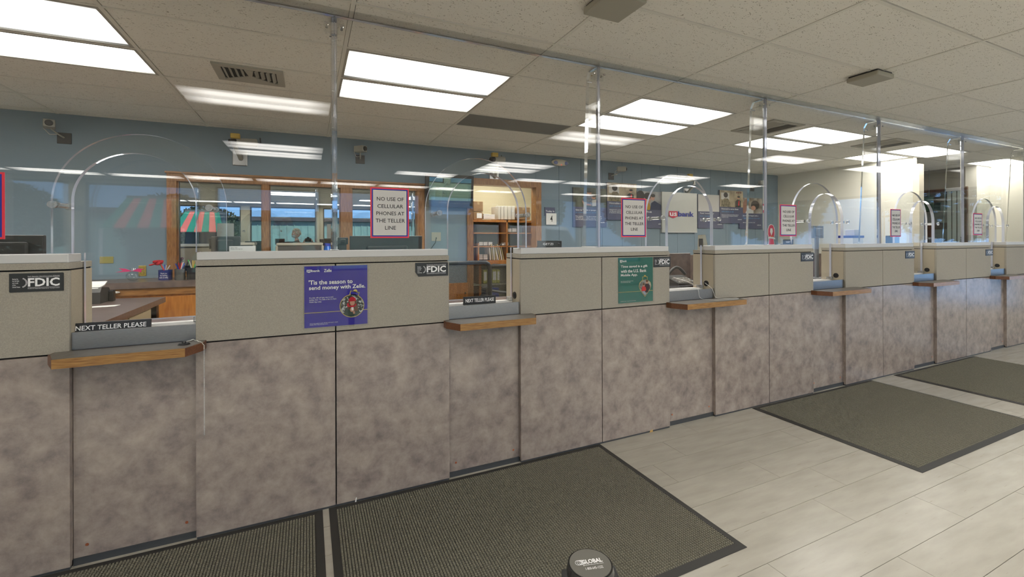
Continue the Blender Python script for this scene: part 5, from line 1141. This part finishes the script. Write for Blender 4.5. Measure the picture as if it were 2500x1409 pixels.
# ------------------------------------------------------------------ photographer and camera (seen in the mirrored windows)
def skin_body(name, verts, edges, radii, m, parent, sub=2, root=0):
    me = bpy.data.meshes.new(name); me.from_pydata([Vector(v) for v in verts], edges, [])
    o = bpy.data.objects.new(name, me); C.objects.link(o)
    md = o.modifiers.new('skin', 'SKIN'); md.use_smooth_shade = True
    for i, sv in enumerate(me.skin_vertices[0].data):
        rr = radii[i]; sv.radius = rr if isinstance(rr, tuple) else (rr, rr); sv.use_root = (i == root)
    o.modifiers.new('sub', 'SUBSURF').levels = sub; o.modifiers['sub'].render_levels = sub
    dg = bpy.context.evaluated_depsgraph_get(); me2 = bpy.data.meshes.new_from_object(o.evaluated_get(dg)); 
    bpy.data.objects.remove(o)
    for mm in m: me2.materials.append(mm)
    o = bpy.data.objects.new(name, me2); C.objects.link(o); o.parent = parent
    for p in me2.polygons: p.use_smooth = True
    return o
px_, py_ = -.26, -.42
ph_ = thing('person', 'person with white hair and face mask holding a camera, mirrored in the oak window', 'person', (px_, py_, 0))
V = [(0, 0, .92), (0, 0, 1.05), (0, 0, 1.2), (0, .01, 1.33), (0, .01, 1.43), (0, .02, 1.50), (0, .02, 1.56),
     (.17, .01, 1.37), (.30, .10, 1.15), (.345, .24, 1.27), (.352, .325, 1.385),
     (-.17, .01, 1.37), (-.20, .12, 1.13), (.02, .26, 1.22), (.168, .325, 1.385),
     (.09, 0, .86), (.10, .01, .48), (.10, -.01, .08), (.11, .12, .04), (-.09, 0, .86), (-.10, .01, .48), (-.11, -.01, .08), (-.12, .12, .04)]
E = [(0, 1), (1, 2), (2, 3), (3, 4), (4, 5), (5, 6), (3, 7), (7, 8), (8, 9), (9, 10), (3, 11), (11, 12), (12, 13), (13, 14), (0, 15), (15, 16), (16, 17), (17, 18), (0, 19), (19, 20), (20, 21), (21, 22)]
Rd = [(.15, .11), (.14, .11), (.15, .11), (.15, .10), (.06, .06), (.052, .055), (.05, .055), .065, .05, .038, .028, .065, .05, .038, .028, .085, .058, .04, .035, .085, .058, .04, .035]
shirt = mat('print_shirt', (.42, .36, .24), .8, noise=14, col2=(.16, .15, .13)); jeans = mat('dark_trousers', (.04, .045, .06), .85)
body = skin_body('body', V, E, Rd, [shirt, M_skin, jeans, M_black], ph_)
for p in body.data.polygons:
    z = p.center.z; x_ = p.center.x; yy_ = p.center.y
    p.material_index = 3 if z < .1 else (2 if z < .93 else (1 if (z > 1.445 or (yy_ > .2 and z > 1.16)) else 0))
# head turned to the person's right-hand side seen from behind glass (towards -X)
hd = nb(); Hc = Vector((px_-.01, py_+.03, 1.655)); face = Vector((-.93, .36, 0)).normalized(); side = Vector((-face.y, face.x, 0)); R3 = Matrix((face, side, Vector((0, 0, 1)))).transposed()
def hp(u, v, w_): return Hc+R3 @ Vector((u, v, w_))
sph(hd, Hc, .1, .98, .76, 1.16, 28, 20, R3)
for v in hd.verts:
    l_ = R3.transposed() @ (v.co-Hc)
    if l_.z < 0: l_.y *= 1+.9*l_.z; l_.x = l_.x*(1+.6*l_.z)+(.012 if l_.x > 0 else .02)*abs(l_.z)*6
    if l_.x > .07 and abs(l_.y) < .02: l_.x += .018*math.exp(-((l_.z+.012)/.022)**2)          # nose
    if l_.x > .06 and .012 < abs(l_.y) < .05: l_.x -= .008*math.exp(-((l_.z-.012)/.014)**2)       # eye sockets
    v.co = Hc+R3 @ l_
mk('head', hd, M_skin, ph_, smooth='all')
for s in (-1, 1):
    b = nb(); sph(b, hp(.083, s*.03, .012), .012, u=12, v=8); e_ = mk('eye', b, M_lettw, ph_, smooth='all'); b = nb(); sph(b, hp(.092, s*.03, .012), .006, u=10, v=6); mk('iris', b, M_ink, e_)
    b = nb(); sph(b, hp(-.01, s*.078, -.005), .026, .6, .3, 1.1, 12, 8, R3); mk('ear', b, M_skin, ph_, smooth='all')
b = nb(); rs = random.Random(4)
for k in range(90):
    th = rs.uniform(0, 2*pi); ph2 = rs.uniform(.0, 1.7); d = Vector((sin(ph2)*cos(th), sin(ph2)*sin(th), cos(ph2)))
    if d.x > .35 and d.z < .62: continue
    c_ = hp(d.x*.098, d.y*.082, d.z*.118+.004); sph(b, c_, rs.uniform(.02, .032), 1, 1, .75, 8, 6)
mk('hair', b, mat('white_hair', (.62, .55, .42), .9), ph_, smooth='all')
b = nb(); sph(b, hp(.055, 0, -.05), .062, .85, .98, .78, 20, 12, R3); mk('face_mask', b, mat('pale_blue_mask', (.55, .62, .66), .8), ph_, smooth='all')
for s in (-1, 1):
    b = nb(); tube(b, [hp(.06, s*.055, -.03), hp(.02, s*.078, -.018), hp(-.015, s*.083, -.005)], .0015, 5); mk('mask_loop', b, M_lettw, ph_)
# hands gripping the camera: palm, five fingers each
def hand(wrist, dirv, palmn, s, parent):
    d = dirv.normalized(); n = palmn.normalized(); a = d.cross(n).normalized()*s
    vs = [wrist, wrist+d*.045, wrist+d*.085]; es = [(0, 1), (1, 2)]; rd = [.021, (.030, .016), (.034, .014)]
    for k in range(4):
        b0 = wrist+d*.075+a*(.026-.0175*k); L = (.068, .076, .070, .056)[k]; i0 = len(vs)
        vs += [b0, b0+d*L*.45+n*.006, b0+d*L*.72+n*.022, b0+d*L*.82+n*.038]; es += [(2, i0), (i0, i0+1), (i0+1, i0+2), (i0+2, i0+3)]; rd += [.0095, .009, .008, .007]
    i0 = len(vs); b0 = wrist+d*.022+a*.030; vs += [b0, b0+(d*.5+a*.9).normalized()*.035+n*.01, b0+(d*.9+a*.7).normalized()*.06+n*.026]; es += [(1, i0), (i0, i0+1), (i0+1, i0+2)]; rd += [.012, .010, .008]
    base = wloc(parent); return skin_body('hand', [v-base for v in vs], es, rd, [M_skin], parent, 1)
W1 = Vector((px_+.352, py_+.325, 1.385)); W2 = Vector((px_+.168, py_+.325, 1.385))
hand(W1, Vector((.02, .12, 1)), Vector((-1, .05, 0)), 1, ph_); hand(W2, Vector((-.02, .12, 1)), Vector((1, .05, 0)), -1, ph_)
cm = thing('camera', 'black camera held up by the photographer, mirrored in the oak window', 'camera', (0, -.06, 1.44))
b = nb(); rbox(b, -.072, .072, -.105, -.05, 1.452, 1.545, .012, 3); rbox(b, -.03, .03, -.10, -.05, 1.54, 1.575, .008, 2); mk('body', b, M_black, cm)
b = nb(); cyl(b, (0, -.05, 1.498), (0, -.012, 1.498), .036, .04, 32, cap=True); mk('lens', b, M_soft, cm, smooth=True)
b = nb(); cyl(b, (.05, -.08, 1.545), (.05, -.08, 1.553), .009, n=14); mk('shutter_button', b, M_chrome, cm)
# ------------------------------------------------------------------ outdoors
b_ = nb(); bx(b_, -60, 70, -90, YF-.2, -.25, -.15); struct('ground', b_, mat('asphalt', (.12, .12, .12), .9, noise=3, col2=(.09, .09, .09)))
t = thing('green_building', 'long teal ribbed metal building across the street, mirrored in the windows', 'building', (0, -19, -.15))
M_teal = mat('teal_ribbed_metal', (.24, .38, .345), .6)
b = nb(); bx(b, -30, 12, -24, -19, -.15, 2.68)
for k in range(105): bx(b, -30+k*.4, -29.95+k*.4, -19, -18.95, -.1, 2.68)
mk('wall', b, M_teal, t)
b = nb(); bx(b, -30.3, 12.3, -24.2, -18.7, 2.68, 2.92); mk('fascia', b, mat('brown_fascia', (.10, .075, .07), .7), t)
# striped awning hut
t = thing('striped_awning', 'green and red striped awning outside, mirrored in the first acrylic panel', 'awning', (-5.6, -9, 0))
def mz(px, py, Y): v = P(px, py, Y=2*2.69-Y); return v.x, v.z
ya = -9.0; ax0, az0 = mz(235, 556, ya); ax1, az1 = mz(300, 484, ya-.8); ax2, _ = mz(430, 484, ya-.8); ax3 = mz(440, 556, ya)[0]
N = 7
for k in range(N):
    u0, u1 = k/N, (k+1)/N; b = nb()
    v = [b.verts.new(c) for c in ((ax0+(ax3-ax0)*u0, ya, az0), (ax0+(ax3-ax0)*u1, ya, az0), (ax1+(ax2-ax1)*u1, ya-.8, az1), (ax1+(ax2-ax1)*u0, ya-.8, az1))]
    b.faces.new(v); r_ = bmesh.ops.extrude_face_region(b, geom=b.faces[:]); bmesh.ops.translate(b, verts=[q for q in r_['geom'] if isinstance(q, bmesh.types.BMVert)], vec=(0, 0, .03))
    mk('stripe', b, [mat('awning_green', (.02, .22, .13), .7), mat('awning_coral', (.7, .14, .10), .7)][k % 2], t)
for x in (ax0, ax3): b = nb(); cyl(b, (x, ya, -.15), (x, ya, az0), .04, n=10); mk('post', b, M_white, t)
b = nb(); bx(b, ax1, ax2, ya-2.4, ya-.8, -.15, az1+.1); mk('hut_wall', b, mat('hut_grey', (.12, .13, .13), .8), t)
# trees and hedge
M_leaf = mat('leaf_green', (.045, .075, .03), .8, noise=3, col2=(.12, .14, .07)); M_bark = mat('bark', (.06, .045, .03), .9)
def tree(x, y, h, rad, label, seed):
    rs = random.Random(seed); t = thing('tree', label, 'tree', (x, y, -.15), 'trees outside')
    b = nb(); tube(b, [(x, y, -.15), (x+.1, y, h*.35), (x-.05, y+.1, h*.6)], .14, 8)
    for k in range(5): a = k*1.3; tube(b, [(x, y, h*.4), (x+rad*.6*cos(a), y+rad*.6*sin(a), h*.72)], .05, 6)
    mk('trunk', b, M_bark, t)
    vs, fs = [], []
    for k in range(3800):
        d = Vector((rs.gauss(0, 1), rs.gauss(0, 1), rs.gauss(0, 1))).normalized()*rad*rs.uniform(.55, 1)**.6; c = Vector((x, y, h*.7))+Vector((d.x, d.y, d.z*.75)); u = Vector((rs.gauss(0, 1), rs.gauss(0, 1), rs.gauss(0, 1))).normalized(); v_ = u.orthogonal().normalized(); s = rad*.065; i0 = len(vs)
        vs += [c-u*s, c+v_*s*.5, c+u*s, c-v_*s*.5]; fs.append((i0, i0+1, i0+2, i0+3))
    me = bpy.data.meshes.new('leaves'); me.from_pydata([v-t.location for v in vs], [], fs); me.materials.append(M_leaf); o = bpy.data.objects.new('leaves', me); C.objects.link(o); o.parent = t; o['kind'] = 'stuff'
for k, (x, y, h, r_) in enumerate(((-9, -14, 3.0, 1.8), (-4.6, -14.5, 2.9, 1.6), (-13.5, -13, 3.2, 1.9), (9, -13.5, 4.2, 2.2), (14.2, -10, 4, 2.3), (19.2, -8, 4.4, 2.3), (20.5, -2, 4.4, 2.3))):
    tree(x, y, h, r_, 'leafy tree outside the lobby windows, seen only as a dim reflection', k+1)
# white van outside
t = thing('van', 'white van parked outside, mirrored in the second arched window', 'van', (7.2, -9.2, -.15))
b = nb(); prism(b, [(5.0, .2), (9.6, .2), (9.6, 1.0), (9.0, 1.15), (8.5, 1.95), (5.05, 2.0)], 'y', -10.1, -8.3); bmesh.ops.bevel(b, geom=b.edges[:], offset=.06, segments=2, affect='EDGES'); mk('body', b, mat('van_white', (.8, .8, .82), .3, coat=.5), t)
b = nb(); prism(b, [(8.55, 1.12), (8.95, 1.12), (8.52, 1.8), (7.6, 1.85), (7.6, 1.12)], 'y', -8.297, -8.28); mk('side_window', b, M_black, t)
for x in (5.9, 8.7): b = nb(); cyl(b, (x, -8.35, .18), (x, -8.2, .18), .33, n=24); mk('wheel', b, M_black, t, smooth=True)
